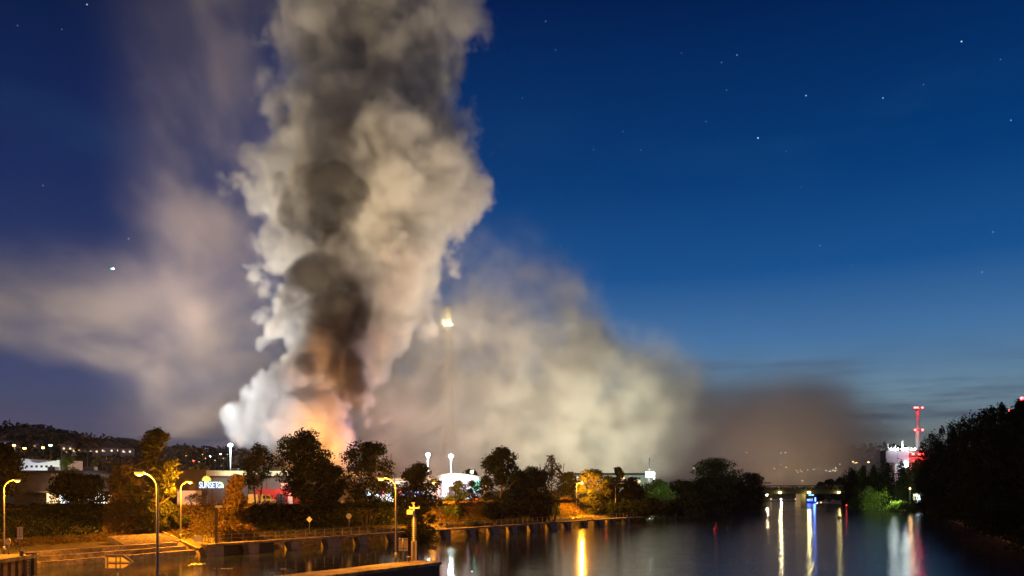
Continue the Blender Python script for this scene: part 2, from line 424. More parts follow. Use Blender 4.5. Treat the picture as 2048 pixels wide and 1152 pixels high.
# white-capped bollards on the jetty
bol = thing('mooring_bollard', '', 'bollard', tuple(jp(24, -.3, DZ)) , 0, 'small bollards on the jetty edge')
MB().tube([(0, 0, 0), (0, 0, .34), (0, 0, .36), (0, 0, .46)], [.13, .13, .2, .18], 10).build('post', M_steel, bol, True)
jb = [(24, 'small pale bollard on the jetty, the nearest one'), (41, 'small pale bollard on the jetty beside the grassy slope'), (62, 'small pale bollard on the jetty, left of the round bush'), (80, 'small pale bollard on the jetty below the tall dark tree'), (99, 'small pale bollard on the jetty near the lamp with the long reflection'), (116, 'small pale bollard at the far end of the jetty')]
for i, (s_, lb) in enumerate(jb):
    o = bol if i == 0 else copy_tree(bol); p = jp(s_, -.45, DZ); o.location = (JA.x + p.x, JA.y + p.y, DZ); o['label'] = lb

# stone terraces and steps on the left bank
BA, BB = Vector((-53.2, 90.5)), Vector((-42.6, 108.6)); BT = (BB - BA).normalized(); BN = Vector((-BT.y, BT.x)); BR = math.atan2(BT.y, BT.x)
def bpnt(s, o, z): return (BA.x + BT.x * s + BN.x * o, BA.y + BT.y * s + BN.y * o, z)
st = thing('bank_steps', 'broad stone steps and long ledges going down to the water on the left bank', 'steps', (0, 0, 0))
BLn = (BB - BA).length
for i in range(3):
    MB().box(bpnt(BLn / 2 - 1, .25 + i * 1.15, .05 + i * .26), (BLn + 1 - i, 1.1, 1.1 + i * .52), BR).build('ledge', M_stone, st)
sm = MB()
for i in range(8):
    sm.box(bpnt(BLn - 4.4, 3.4 + i * .42, .88 + i * .065), (8.4, .40, 1.76 + i * .13), BR)
sm.build('flight', M_stone, st)
MB().bar(bpnt(BLn + .2, .2, .65), bpnt(BLn + .2, 7.2, 2.6), .35, .4).build('side_kerb', M_stone, st)

# ------------------------------------------------------------------ leaves, trees and shrubs
def leaf_quads(C, size, seed, flat=0.0):
    r = np.random.default_rng(seed); n = len(C)
    a = r.normal(size=(n, 3)); a[:, 2] *= (1 - flat); a /= np.linalg.norm(a, axis=1)[:, None] + 1e-9
    b = r.normal(size=(n, 3)); b -= a * (a * b).sum(1)[:, None]; b /= np.linalg.norm(b, axis=1)[:, None] + 1e-9
    sz = size * (.6 + .8 * r.random(n))[:, None]
    a = a * sz * .5; b = b * sz * .32
    return np.stack([C - a, C + b, C + a, C - b], 1)

def clump_points(centers, radii, n, seed, shell=.45):
    r = np.random.default_rng(seed); w = np.array(radii)[:, None] if np.ndim(radii) == 1 else np.array(radii)
    vol = np.prod(np.broadcast_to(w, (len(centers), 3)), 1) ** .75; idx = r.choice(len(centers), size=n, p=vol / vol.sum())
    d = r.normal(size=(n, 3)); d /= np.linalg.norm(d, axis=1)[:, None]
    rad = shell + (1 - shell) * r.random(n)[:, None] ** .6
    rad *= .85 + .3 * r.random(n)[:, None]
    rad *= np.where(r.random(n) < .12, 1.25 + .35 * r.random(n), 1.0)[:, None]
    return np.array(centers)[idx] + d * rad * np.broadcast_to(w, (len(centers), 3))[idx]

def tree(name, label, px, ytop, wpx, Y, lm, base_z=None, cbot=.28, n=7000, leaf=.42, kind='round', seed=1, group=None, trunks=1, sparse=1.0, lean=0.0, clumps=None):
    """px: column of the trunk; ytop: row of the top; wpx: crown width in photo px"""
    X = PX(px, Y); bz = base_z if base_z is not None else h1(X, Y) - .15
    H = PZ(ytop, Y) - bz; Wd = wpx / F * Y; r = random.Random(seed)
    t = thing(name, label, 'tree', (X, Y, bz), 0, group)
    cs = []; rs = []; tr = MB()
    nc = int((clumps or 44) * 1.15) if kind != 'poplar' else 40
    tr0 = max(.12, H * .022)
    for i in range(nc):
        for _ in range(30):
            u = r.random()
            z = H * (cbot + (1 - cbot) * u)
            if kind == 'round': prof = math.sin(math.pi * min(1, (u * .86 + .14))) ** .55
            elif kind == 'poplar': prof = (.55 + .45 * math.sin(math.pi * min(1, u * .9 + .1))) * (1 if u < .75 else (1 - u) * 4 * .8 + .2)
            elif kind == 'wide': prof = min(1, .55 + u * 1.1) * (1 if u < .65 else math.sqrt(max(0.02, 1 - ((u - .65) / .4) ** 2)))
            else: prof = (1 - u) * .95 + .1
            a = r.random() * 2 * math.pi; q_ = math.sqrt(r.random()) * prof * Wd / 2
            cr = Wd * (.085 + .085 * r.random()) * (1.0 if kind != 'poplar' else 1.25)
            q_ = max(0, q_ - cr * .5)
            c = (math.cos(a) * q_ + lean * z, math.sin(a) * q_, min(z, H - cr * .8))
            if all((Vector(c) - Vector(o)).length > cr * .75 for o in cs): break
        cs.append(c); rs.append((cr, cr, cr * (.8 if kind != 'poplar' else 1.9)))
    # top clump so that the tree reaches its height
    if kind != 'poplar':
        for q_ in range(4): cs.append((lean * H + r.uniform(-.2, .2) * Wd, r.uniform(-.15, .15) * Wd, H - Wd * r.uniform(.10, .24))); rs.append((Wd * .11, Wd * .11, Wd * .09))
    cs.append((lean * H, 0, H - Wd * .09)); rs.append((Wd * .10, Wd * .10, Wd * .09))
    bases = [(0, 0)] if trunks == 1 else [((k - (trunks - 1) / 2) * .5, (k % 2) * .3) for k in range(trunks)]
    for k, (bx, by) in enumerate(bases):
        pr = [(bx, by, 0)]; 
        for j in range(1, 7):
            zz = H * .86 * j / 6; sx = lean * zz + (bx * j * .8 if trunks > 1 else 0)
            pr.append((bx + sx + r.uniform(-.012, .012) * H, by + r.uniform(-.012, .012) * H, zz))
        tr.tube(pr, [tr0 * (1 - .13 * j) / (trunks ** .5) for j in range(7)], 7)
        for i, c in enumerate(cs):
            if i % trunks != k: continue
            zb = max(H * .12, min(c[2] - abs(c[0]) * .6 - H * .05, H * .7)); j = min(5, int(zb / (H * .86) * 6)); fr = zb / (H * .86) * 6 - j
            p0 = Vector(pr[j]).lerp(Vector(pr[j + 1]), fr); p2 = Vector(c); p1 = p0.lerp(p2, .5) + Vector((0, 0, -.03 * H + r.random() * .03 * H))
            tr.tube([p0, p1, p2], [tr0 * .42, tr0 * .27, tr0 * .1], 5)
            for _ in range(3):
                d = Vector((r.gauss(0, 1), r.gauss(0, 1), r.gauss(.4, .8))).normalized() * rs[i][0] * .95
                tr.tube([p1.lerp(p2, .6), p2 + d], [tr0 * .13, tr0 * .04], 4)
    tr.build('trunk', M_bark, t, True)
    C = clump_points(cs, rs, int(n * sparse), seed)
    quads_obj('crown', leaf_quads(C, leaf, seed + 5), lm, t)
    return t

def shrub(name, label, px, py_top, wpx, Y, lm, n=1500, leaf=.3, seed=1, group=None, base_z=None, cat='shrub', stem=True):
    X = PX(px, Y); bz = base_z if base_z is not None else h1(X, Y) - .1; H = max(.5, PZ(py_top, Y) - bz); Wd = wpx / F * Y; r = random.Random(seed)
    t = thing(name, label, cat, (X, Y, bz), 0, group)
    cs = [(r.uniform(-.36, .36) * Wd, r.uniform(-.3, .3) * min(Wd, H * 2), H * r.uniform(.2, .78)) for _ in range(14)]
    rs = [(Wd * .2, Wd * .2 if Wd < 2 * H else H * .4, H * .24)] * 14
    quads_obj('foliage', leaf_quads(clump_points(cs, rs, n, seed, .3), leaf, seed), lm, t)
    if stem:
        b = MB()
        for c in cs[:8]: b.tube([(c[0] * .1, c[1] * .1, 0), c], [.05, .015], 5)
        b.build('stem', M_bark, t)
    return t

# left bank, nearest first
tree('maple_tree', 'dark tree cut off by the left edge beside the first lamp', 2, 886, 92, 128, L_dark, n=7000, seed=3)
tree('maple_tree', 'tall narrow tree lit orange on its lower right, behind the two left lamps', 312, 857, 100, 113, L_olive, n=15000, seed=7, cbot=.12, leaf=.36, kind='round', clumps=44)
tree('maple_tree', 'brownish low tree just left of the tall narrow tree', 244, 930, 76, 124, L_brown, n=7000, seed=9, cbot=.08)
tree('young_tree', 'small dark tree with a thin pale trunk before the long low shop', 143, 945, 92, 140, L_dark, n=4500, seed=12, cbot=.25)
tree('young_tree', 'small dark tree before the lit shop window, right of its twin', 180, 948, 100, 142, L_dark, n=5000, seed=13, cbot=.22)
tree('weeping_tree', 'low drooping brown tree right of the blue white sign', 472, 948, 66, 124, L_brown, n=8000, seed=17, cbot=.05, leaf=.34)
tree('ash_tree', 'thin open tree left of the biggest tree, smoke shining through it', 514, 884, 80, 146, L_dark, n=3400, seed=19, cbot=.32, leaf=.36, trunks=2, clumps=34)
tree('ash_tree', 'biggest dark tree in front of the fire, left of the glow', 606, 860, 138, 142, L_dark, n=14000, seed=23, cbot=.22, leaf=.38, clumps=46, kind='round')
tree('plane_tree', 'broad many-stemmed dark tree right of the orange glow', 736, 884, 132, 146, L_dark, n=10500, seed=29, cbot=.26, leaf=.38, trunks=4, kind='wide', clumps=40)
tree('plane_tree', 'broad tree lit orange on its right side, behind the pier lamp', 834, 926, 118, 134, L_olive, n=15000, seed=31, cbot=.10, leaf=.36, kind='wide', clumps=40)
tree('lime_tree', 'tall dense dark tree in the middle, right of the white hall', 1002, 895, 100, 172, L_dark, n=17000, seed=37, cbot=.08, leaf=.42, clumps=40)
tree('lime_tree', 'lower black tree close behind the tall dense tree', 1071, 936, 84, 182, L_dark, n=11000, seed=41, cbot=.06, leaf=.45)
tree('bare_tree', 'half bare thin tree with open twigs left of the far orange lamp', 1104, 908, 48, 186, L_brown, n=900, seed=43, cbot=.35, leaf=.4, trunks=3, clumps=40)
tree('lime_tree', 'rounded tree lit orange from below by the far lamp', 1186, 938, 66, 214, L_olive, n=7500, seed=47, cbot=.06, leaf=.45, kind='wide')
tree('lime_tree', 'dark upright tree beside the unlit lamp post', 1238, 934, 44, 218, L_dark, n=6000, seed=53, cbot=.08, leaf=.45)
tree('garden_tree', 'small dark green tree seen left of the tall dense tree behind the hall', 940, 938, 46, 250, L_dark, n=2500, seed=55, leaf=.6, cbot=.1)
tree('garden_tree', 'pale green tree top between the two black middle trees', 1062, 932, 56, 262, L_green, n=3000, seed=57, leaf=.6, cbot=.1)
tree('garden_tree', 'bright green rounded tree behind the long low shop', 128, 909, 66, 265, L_bright, n=6000, seed=59, leaf=.55, cbot=.1)
tree('garden_tree', 'small bright green bush-like tree right of the larger bright one', 191, 917, 24, 268, L_bright, n=2000, seed=60, leaf=.5, cbot=.1)
tree('bare_tree', 'small bare sapling before the blue white sign wall', 391, 985, 40, 136, L_brown, n=160, seed=61, leaf=.3, cbot=.4, trunks=2, clumps=14)
tree('young_tree', 'bright green young tree before the white hall', 918, 960, 42, 176, L_bright, n=3200, seed=63, leaf=.34, cbot=.15)
tree('young_tree', 'darker young tree before the right end of the white hall', 945, 960, 36, 180, L_green, n=2200, seed=64, leaf=.34, cbot=.15)
# trees of the left bank towards the bridge
for i, (px, yt, w, Y, lm, lb) in enumerate([
    (1270, 968, 50, 226, L_dark, 'low black bush-tree right of the upright dark tree'),
    (1312, 958, 70, 246, L_green, 'green topped rounded tree at the left of the river bank grove'),
    (1362, 960, 80, 262, L_dark, 'dark rounded tree in the middle of the river bank grove'),
    (1431, 914, 84, 278, L_green, 'tallest pale green tree rising from the river bank grove'),
    (1408, 952, 66, 268, L_dark, 'dark tree left below the tallest pale green tree'),
    (1462, 948, 72, 288, L_dark, 'dark tree right below the tallest pale green tree'),
    (1494, 944, 58, 318, L_dark, 'dark rounded tree last but one before the bridge'),
    (1510, 946, 40, 345, L_brown, 'brownish dark tree closest to the bridge on its left'),
    (1492, 976, 52, 318, L_dark, 'low dark tree at the water just left of the bridge')]):
    tree('river_tree', lb, px, yt, w * 1.3, Y, lm, n=7500, seed=70 + i, leaf=.55, cbot=.03 if i != 3 else .4, kind='round', group='trees on the left river bank')
for i, (px, yt, w, Y, lm, lb) in enumerate([(1137, 944, 46, 228, L_dark, 'dark bushy tree between the half bare tree and the far orange lamp'), (1216, 952, 44, 216, L_dark, 'low dark tree between the rounded orange tree and the dark upright tree'), (1262, 954, 56, 228, L_dark, 'dark tree right of the dark upright tree, before the pale building'), (1040, 940, 60, 178, L_dark, 'dark tree in the gap right of the tall dense middle tree'), (660, 930, 80, 148, L_dark, 'dark tree in the gap between the two broad trees by the fire')]):
    tree('bank_tree', lb, px, yt, w, Y, lm, n=7000, seed=400 + i, leaf=.42, cbot=.1, group='dark trees on the left bank')
# bank brush at the water under the grove
for i, (px, Y, w) in enumerate([(1275, 212, 70), (1320, 232, 90), (1375, 256, 80), (1425, 278, 70), (1465, 300, 60), (1495, 328, 40), (1235, 205, 50)]):
    shrub('bank_bush', 'black bush over the water below the left grove, ' + ORD[[1, 2, 3, 4, 5, 6, 0][i]] + ' from the left', px, 995, w, Y, L_dark, n=3500, leaf=.55, seed=90 + i, group='bushes below the left grove', base_z=.1)
# right bank beyond the inlet
for i, (px, yt, w, Y, lm, lb) in enumerate([
    (1704, 938, 34, 352, L_dark, 'dark narrow poplar just right of the bridge end'),
    (1727, 934, 30, 345, L_green, 'green lit poplar second from the bridge'),
    (1747, 930, 28, 340, L_green, 'brightest green poplar left of the power station block'),
    (1772, 926, 42, 330, L_dark, 'wide dark poplar in front of the power station block'),
    (1803, 930, 32, 322, L_dark, 'dark poplar below the stack, left of the blue lit kiosk'),
    (1836, 918, 44, 318, L_dark, 'dark poplar against the big black trees, above the kiosk')]):
    tree('poplar_tree', lb, px, yt, w * 1.25, Y, lm, n=8500, seed=110 + i, leaf=.6, cbot=.06, kind='poplar', group='poplars right of the bridge')
for i, (px, yt, w, Y, lm, lb) in enumerate([
    (1745, 972, 58, 318, L_bright, 'brightly lit yellow green bush at the right bank'),
    (1712, 990, 36, 335, L_green, 'small green bush at the water right of the bridge'),
    (1790, 1000, 50, 306, L_bright, 'low green bush below the dark poplar on the right bank'),
    (1828, 1002, 44, 300, L_bright, 'low green bush before the blue lit kiosk')]):
    shrub('waterside_bush', lb, px, yt, w, Y, lm, n=3000, leaf=.5, seed=130 + i, group='lit bushes on the right bank')
for i, (px, yt, w) in enumerate([(1660, 958, 34), (1680, 955, 36), (1702, 952, 40), (1640, 963, 26)]):
    tree('far_tree', 'low black tree beyond the right end of the bridge, ' + ORD[[1, 2, 3, 0][i]] + ' from the left', px, yt, w, 470 + 6 * i, L_dark, n=2200, seed=140 + i, leaf=1.0, cbot=.05, base_z=1.0, group='trees beyond the right bridge end')
# the big black row along the right bank
big = [(1862, 868, 46, 278), (1884, 858, 44, 262), (1905, 852, 46, 240), (1928, 846, 50, 222), (1948, 838, 50, 206), (1968, 828, 48, 192), (1986, 814, 46, 180), (2004, 812, 48, 170), (2024, 822, 50, 160), (2040, 806, 44, 152), (2062, 800, 60, 144),
       (2078, 806, 60, 132), (1875, 900, 60, 250), (1915, 905, 70, 224), (1960, 905, 80, 196), (2005, 900, 90, 172), (2045, 890, 90, 150)]
wordsn = ['leftmost and lowest', 'second from the left', 'third from the left', 'fourth from the left', 'fifth from the left', 'sixth from the left', 'double crowned, by the small red light', 'pale topped, just right of the small red light', 'lower, left of the red mast', 'spire-like, next to the red mast', 'at the right edge of the picture',
          'beyond the right edge', 'lower front one at the left end', 'lower front one left of the middle', 'lower front one in the middle', 'lower front one right of the middle', 'lower front one at the right edge']
for i, (px, yt, w, Y) in enumerate(big):
    tree('poplar_tree', 'big black right bank tree, ' + wordsn[i], px, yt, w * 1.25, Y, L_dark, n=12000, seed=150 + i, leaf=.5, cbot=.02, kind='poplar' if i < 12 else 'round', group='big black trees on the right bank', clumps=30)
for i, (X, Y) in enumerate([(149, 284), (140, 264), (130, 243), (121, 222), (112, 202), (104, 183), (95, 164), (87, 146), (79, 129), (75, 120), (71, 111), (68, 102), (66, 94)]):
    shrub('bank_bush', 'black bush at the water under the big right bank trees, ' + ORD[i] + ' from the left', 1024 + F * (X + 2.5) / Y, 975 + 1.5 * F / Y, 19 * F / Y, Y, L_dark, n=4500, leaf=.5, seed=180 + i, group='bushes under the big right trees', base_z=.1, stem=False)

# shrubs and brush on the left slope
shrub('round_shrub', 'round shrub lit orange on the slope beside the jetty', 948, 1024, 34, 152, L_olive, n=2600, leaf=.28, seed=201)
shrub('garden_shrub', 'bright green rounded shrub before the white hall', 906, 984, 34, 168, L_bright, n=2200, leaf=.3, seed=202)
shrub('garden_shrub', 'grey green small shrub at the left of the white hall', 888, 990, 20, 170, L_green, n=1200, leaf=.3, seed=203)
shrub('garden_shrub', 'reddish brown loose shrub right of the young trees', 968, 990, 46, 178, L_brown, n=2000, leaf=.3, seed=204)
for i, (px, w, yt, Y, lm) in enumerate([(225, 60, 1040, 116, L_brown), (272, 60, 1032, 116, L_brown), (345, 60, 1030, 118, L_olive), (300, 50, 1050, 113, L_dark), (180, 70, 1046, 114, L_dark), (118, 80, 1046, 112, L_dark), (60, 70, 1040, 110, L_brown), (20, 60, 1030, 112, L_brown), (462, 60, 1040, 116, L_brown), (495, 60, 1046, 118, L_brown)]):
    shrub('slope_shrub', ['brown bush', 'brown ivied bush', 'lit olive bush', 'dark bush', 'dark low bush', 'dark ivied bush', 'brown weedy bush', 'brown weedy bush at the edge', 'orange lit hanging bush', 'orange lit bush by the railing'][i] + [' on the slope left of the tall narrow tree', ' under the tall narrow tree', ' under the lit side of the tall narrow tree', ' behind the stone steps', ' on the slope behind the ledges', ' on the slope above the quay end', ' behind the rectangular sign', ' of the picture behind the round sign', ' under the drooping tree', ' at the start of the jetty'][i],
          px, yt, w, Y, lm, n=2600, leaf=.3, seed=210 + i, group='bushes on the left slope')

# undergrowth covering the slope
r = np.random.default_rng(5)
bankpts = np.array(LEFT[2:9], float); segl = np.linalg.norm(np.diff(bankpts, axis=0), axis=1); cum = np.concatenate([[0], np.cumsum(segl)])
N = 90000; s_ = r.random(N) * cum[-1]; k_ = np.clip(np.searchsorted(cum, s_) - 1, 0, len(segl) - 1); tt = (s_ - cum[k_]) / segl[k_]
base = bankpts[k_] + (bankpts[k_ + 1] - bankpts[k_]) * tt[:, None]; dd = (bankpts[k_ + 1] - bankpts[k_]) / segl[k_][:, None]
nrm = np.stack([-dd[:, 1], dd[:, 0]], 1); off = 8.0 + r.random(N) ** 1.0 * 9.5
xy = base + nrm * off[:, None]; hh = .08 + .5 * r.random(N) ** 2 * (1 + np.sin(s_ * .7) * .5)
hh = hh * (1 + np.clip(1.8 * np.sin(s_ * .83) * np.sin(off * 1.1 + s_ * .3) + .9 * np.sin(s_ * 2.3 + off), 0, 3))
zz = height(xy[:, 0], xy[:, 1]); C = np.stack([xy[:, 0], xy[:, 1], zz + hh], 1)
pxs = 1024 + F * C[:, 0] / C[:, 1]; shade_ivy = ((pxs > 500) & (pxs < 846)) | (pxs < 205) & (C[:, 2] > 2.9) | (pxs > 985) & (pxs < 1120)  # dark leaves: tree shade put into the colour, real creeper at far left
oi = quads_obj('shade_ivy', leaf_quads(C[shade_ivy], .28, 79), L_dark); setp(oi, 'creeper and weeds on the bank slope, darkened for the tree shade', None, None, 'stuff')
o = quads_obj('undergrowth', leaf_quads(C[~shade_ivy], .26, 77), L_brown); setp(o, 'dry grass and weeds covering the lit slope of the left bank', None, None, 'stuff')
N = 26000; s_ = r.random(N) * cum[-1]; k_ = np.clip(np.searchsorted(cum, s_) - 1, 0, len(segl) - 1); tt = (s_ - cum[k_]) / segl[k_]
base = bankpts[k_] + (bankpts[k_ + 1] - bankpts[k_]) * tt[:, None]; dd = (bankpts[k_ + 1] - bankpts[k_]) / segl[k_][:, None]
nrm = np.stack([-dd[:, 1], dd[:, 0]], 1); off = np.where(r.random(N) < .5, r.random(N) * 3, 5 + r.random(N) * 4)
xy = base + nrm * off[:, None]; pq = 1024 + F * xy[:, 0] / xy[:, 1]; xy = xy[((xy[:, 1] > 112) | (np.arange(len(xy)) % 3 == 0)) & ~((pq > 60) & (pq < 412) & (xy[:, 1] < 112.5))]; C = np.stack([xy[:, 0], xy[:, 1], height(xy[:, 0], xy[:, 1]) + .12 + .3 * r.random(len(xy)) ** 2], 1)
o = quads_obj('grass', leaf_quads(C, .22, 78), L_grass); setp(o, 'rough grass tufts between the walkway and the slope', None, None, 'stuff')

# hedges along the top of the slope
def hedge(label, a, b, hgt, lm, n, seed, wd=1.6):
    a, b = Vector(a), Vector(b); r = np.random.default_rng(seed); L = (b - a).length; t = (b - a) / L; nn = Vector((-t.y, t.x))
    th = thing('hedge', label, 'hedge', (a.x, a.y, 5.5), math.atan2(t.y, t.x))
    u = r.random(n) * L; w_ = (r.random(n) - .5) * wd; top = hgt + .12 * np.sin(u * 1.7) + .1 * np.sin(u * 4.1)
    z = r.random(n) ** .7 * top
    quads_obj('foliage', leaf_quads(np.stack([u, w_, z], 1), .3, seed), lm, th)
    m = MB(); 
    for q in range(int(L / 1.2)): m.tube([(q * 1.2 + .4, 0, 0), (q * 1.2 + .5, .1, hgt * .8)], [.05, .02], 5)
    m.build('stem', M_bark, th)
hedge('dark trimmed hedge before the long low shop on the left', PX(-40, 118) * Vector((1, 0)) + Vector((0, 118)) if False else (PX(-60, 116), 116), (PX(250, 128), 128), .95, L_dark, 14000, 301)
hedge('black hedge along the slope top before the red lit shop', (PX(400, 130), 130), (PX(650, 140), 140), .45, L_dark, 12000, 302)
hedge('black hedge along the slope top between the two broad trees', (PX(652, 142), 142), (PX(868, 152), 152), .5, L_dark, 10000, 303)
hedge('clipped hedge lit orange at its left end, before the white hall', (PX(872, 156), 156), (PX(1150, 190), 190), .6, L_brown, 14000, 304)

# woods on the far hills
r = np.random.default_rng(9); N = 26000
x = r.uniform(-900, 760, N); y = r.uniform(720, 1020, N); z = height(x, y) + r.random(N) ** .8 * (5 + 4 * np.sin(x * .05) + 3 * np.sin(x * .17))
keep = z > 8; C = np.stack([x, y, z], 1)[keep]
o = quads_obj('woods', leaf_quads(C, 4.5, 80), L_dark); setp(o, 'dark wooded hillside far behind the houses', None, None, 'stuff')
for i, (px, yt, w) in enumerate([(62, 866, 46), (40, 870, 26), (92, 878, 26), (112, 873, 16), (160, 886, 18), (175, 884, 16), (20, 872, 30)]):
    tree('hill_tree', ['large rounded tree on the left hill crest', 'rounded tree left of the largest one on the hill crest', 'tree at the right foot of the largest hill tree', 'pointed tree on the left hill', 'small tree between the hill houses', 'small pointed tree between the hill houses', 'wide tree near the left edge on the hill crest'][i],
         px, yt, w, 800, L_dark, n=1800, seed=220 + i, leaf=2.0, cbot=.05, kind='cone' if i in (3, 5) else 'round', clumps=16)

# ------------------------------------------------------------------ street lamps
def make_lamp(d, label, X, Y, bz, H=8.0, arm=1.6, power=2600, lit=True, mastc=M_steel, group='curved street lamps on the left bank'):
    t = thing('street_lamp', label, 'street lamp', (X, Y, bz), 0 if d > 0 else math.pi, group)
    p = [(0, 0, 0), (0, 0, 1.2), (0, 0, H - 1.1)]
    for k in range(1, 7):
        a = math.pi / 2 * k / 6; p.append((1.1 * (1 - math.cos(a)), 0, H - 1.1 + 1.0 * math.sin(a)))
    p.append((arm, 0, H - .06))
    MB().tube(p, [.11, .10, .07] + [.055] * 6 + [.045], 10).build('pole', mastc, t, True)
    MB().tube([(0, 0, 0), (0, 0, .9)], [.13, .125], 10).build('base_sleeve', mastc, t, True)
    MB().box((arm + .32, 0, H - .04), (.78, .26, .13), taper=.75).build('lamp_housing', M_paintgrey, t)
    MB().tube([(arm + .06, 0, H - .16), (arm + .2, 0, H - .2), (arm + .45, 0, H - .2), (arm + .62, 0, H - .15)], [.05, .12, .12, .05], 10).build('lamp_glass', E_sodium if lit else M_glass, t, True)
    if lit:
        light('lamp_light', 'POINT', (arm + .34, 0, H - .46), power, SOD, t, .13)
    return t
make_lamp(1, 'lit orange street lamp at the left edge of the picture', PX(8, 85), 85, 1.9, arm=1.1, power=14000)
make_lamp(-1, 'tall lit orange street lamp nearest to the camera, pole running out of the frame', PX(315, 48), 48, 1.98, arm=.75, H=8.05, power=11500)
make_lamp(1, 'lit orange street lamp beside the tall narrow tree, lighting the slope', PX(361, 111), 111, 1.7, arm=1.0, H=8.2, power=38000)
make_lamp(-1, 'lit orange street lamp standing on the concrete pier', PX(792, 75.4), 75.4, 2.0, arm=1.05, H=8.0, power=11500)
make_lamp(-1, 'orange lit lamp post half hidden by the broad tree', PX(880, 156), 156, 2.0, arm=1.0, H=8.1, power=38000)
make_lamp(1, 'far lit orange street lamp with the long reflection in the river', PX(1153, 207), 207, 2.2, arm=1.0, H=8.2, power=60000)
make_lamp(1, 'unlit lamp post beside the dark upright tree', PX(1231, 214), 214, 2.2, H=8.0, arm=1.1, lit=False, mastc=M_paintgrey)

# ------------------------------------------------------------------ signs, posts and bollards near the lock
def pole_sign(label, X, Y, bz, parts, cat='sign', name='river_sign', ph=1.8, pr=.05):
    t = thing(name, label, cat, (X, Y, bz))
    MB().tube([(0, 0, 0), (0, 0, ph)], pr, 8).build('post', M_steel, t, True)
    return t
t = pole_sign('round headed yellow sign on a thick post on the left quay', PX(17, 84), 84, 1.98, None, ph=1.55, pr=.1)
MB().tube([(0, -.14, 1.35), (0, -.08, 1.35)], .33, 20).build('face', M_yellowboard, t)
MB().tube([(0, -.15, 1.35), (0, -.141, 1.35)], .25, 20).build('back_plate', mat('yellow_board', (.75, .62, .2), .6), t)
t = pole_sign('tall rectangular framed sign board on a thin post on the left quay', PX(40, 83), 83, 1.98, None, ph=3.0)
MB().box((.03, -.08, 2.3), (.58, .05, 1.25)).build('board', M_yellowboard, t)
fr = MB()
for x_ in (-.24, .03, .30): fr.box((x_, -.12, 2.42), (.035, .03, .95))
fr.box((.03, -.12, 1.93), (.58, .03, .05)); fr.build('frame', M_rust, t)
t = thing('quay_bollard', 'small capped bollard beside the rectangular sign on the left quay', 'bollard', (PX(42, 82.6) + .1, 82.6, 2.0))
MB().tube([(0, 0, 0), (0, 0, .35), (0, 0, .37), (0, 0, .5)], [.14, .14, .24, .2], 12).build('post', M_steel, t, True)

# arrow board on a post
t = pole_sign('arrow shaped board pointing right, seen from behind, in front of the steps', PX(235, 50), 50, 1.98, None, ph=PZ(1110, 50) - 1.98, pr=.06)
zc = PZ(1123, 50) - 1.98; w0 = (262 - 212) / F * 50; 
prof = [(-.72, zc - .42), (.42, zc - .42), (1.02, zc), (.42, zc + .42), (-.72, zc + .42)]
MB().extr(prof, -.06, -.02).build('board', mat('amber_board', (.52, .38, .16), .6, var=.2, scale=4), t)
fr = MB()
for (a, b) in zip(prof, prof[1:] + prof[:1]): fr.bar((a[0], -.09, a[1]), (b[0], -.09, b[1]), .05, .05)
for x_ in (-.55, -.02, .24): fr.box((x_, -.09, zc), (.05, .05, .82))
fr.bar((-.5, -.1, zc), (.95, -.1, zc), .03)
fr.build('frame', M_steel, t)

# pier equipment
t = pole_sign('square panel sign seen from behind on a leaning post on the pier', PX(806, 75.2), 75.2, 2.0, None, ph=2.15, pr=.045)
zc = PZ(1089, 75.2) - 2.0
MB().box((.02, .06, zc), (.86, .04, 1.2)).build('board', mat('amber_panel', (.62, .5, .25), .55, var=.1, scale=3), t)
MB().box((.02, .02, zc + .45), (.8, .04, .05)).box((.02, .02, zc - .4), (.8, .04, .05)).build('bracket', M_dark, t)
t = thing('signal_mast', 'short signal mast with climbing rungs, lamp box and tall cabinet on the pier', 'signal mast', (PX(828, 77), 77, 2.0))
MB().box((0, 0, .98), (.50, .42, 1.8)).build('cabinet', mat('amber_metal', (.5, .42, .25), .5, .2, var=.1), t)
MB().box((0, -.22, .98), (.2, .02, 1.7)).build('cabinet_door', M_steel, t)
ztop = PZ(1010, 77) - 2.0
MB().tube([(0, 0, 1.8), (0, 0, ztop)], .09, 8).build('mast', M_yellowboard, t)
rg = MB()
for i in range(12): rg.box((0, 0, 2.0 + i * .21), (.42, .05, .045))
rg.build('rungs', M_yellowboard, t)
MB().box((.05, 0, ztop - .28), (.95, .16, .14)).box((-.42, 0, ztop - .17), (.06, .16, .12)).box((.5, 0, ztop - .17), (.06, .16, .12)).build('crossbar', M_yellowboard, t)
MB().box((-.38, 0, ztop - .68), (.55, .4, .42)).build('lamp_box', M_yellowboard, t)
MB().tube([(-.05, 0, ztop), (-.05, 0, ztop + .1), (.08, 0, ztop + .22)], .09, 8).box((-.14, 0, ztop + .2), (.24, .14, .12)).build('camera_head', M_steel, t)
for px, Y, lb in ((818, 76.0, 'mooring bollard between the panel sign and the signal mast'), (566, 64.6, 'mooring bollard on the pier at the bottom edge of the picture')):
    t = thing('pier_bollard', lb, 'bollard', (PX(px, Y), Y, 2.0))
    MB().tube([(0, 0, 0), (0, 0, .36), (0, 0, .38), (0, 0, .5)], [.15, .15, .23, .21], 12).build('post', M_steel, t, True)
for px, Y, lb in ((799, 75.0, 'small bent rail hoop at the foot of the pier lamp'), (545, 63.5, 'small rail hoop beside the bollard at the bottom edge')):
    t = thing('rail_hoop', lb, 'hoop', (PX(px, Y), Y, 2.0)); m = MB().tube([(-.22, 0, 0), (-.12, 0, .2), (0, 0, .28), (.12, 0, .2), (.22, 0, 0)], .025, 6); m.build('hoop', M_steel, t)

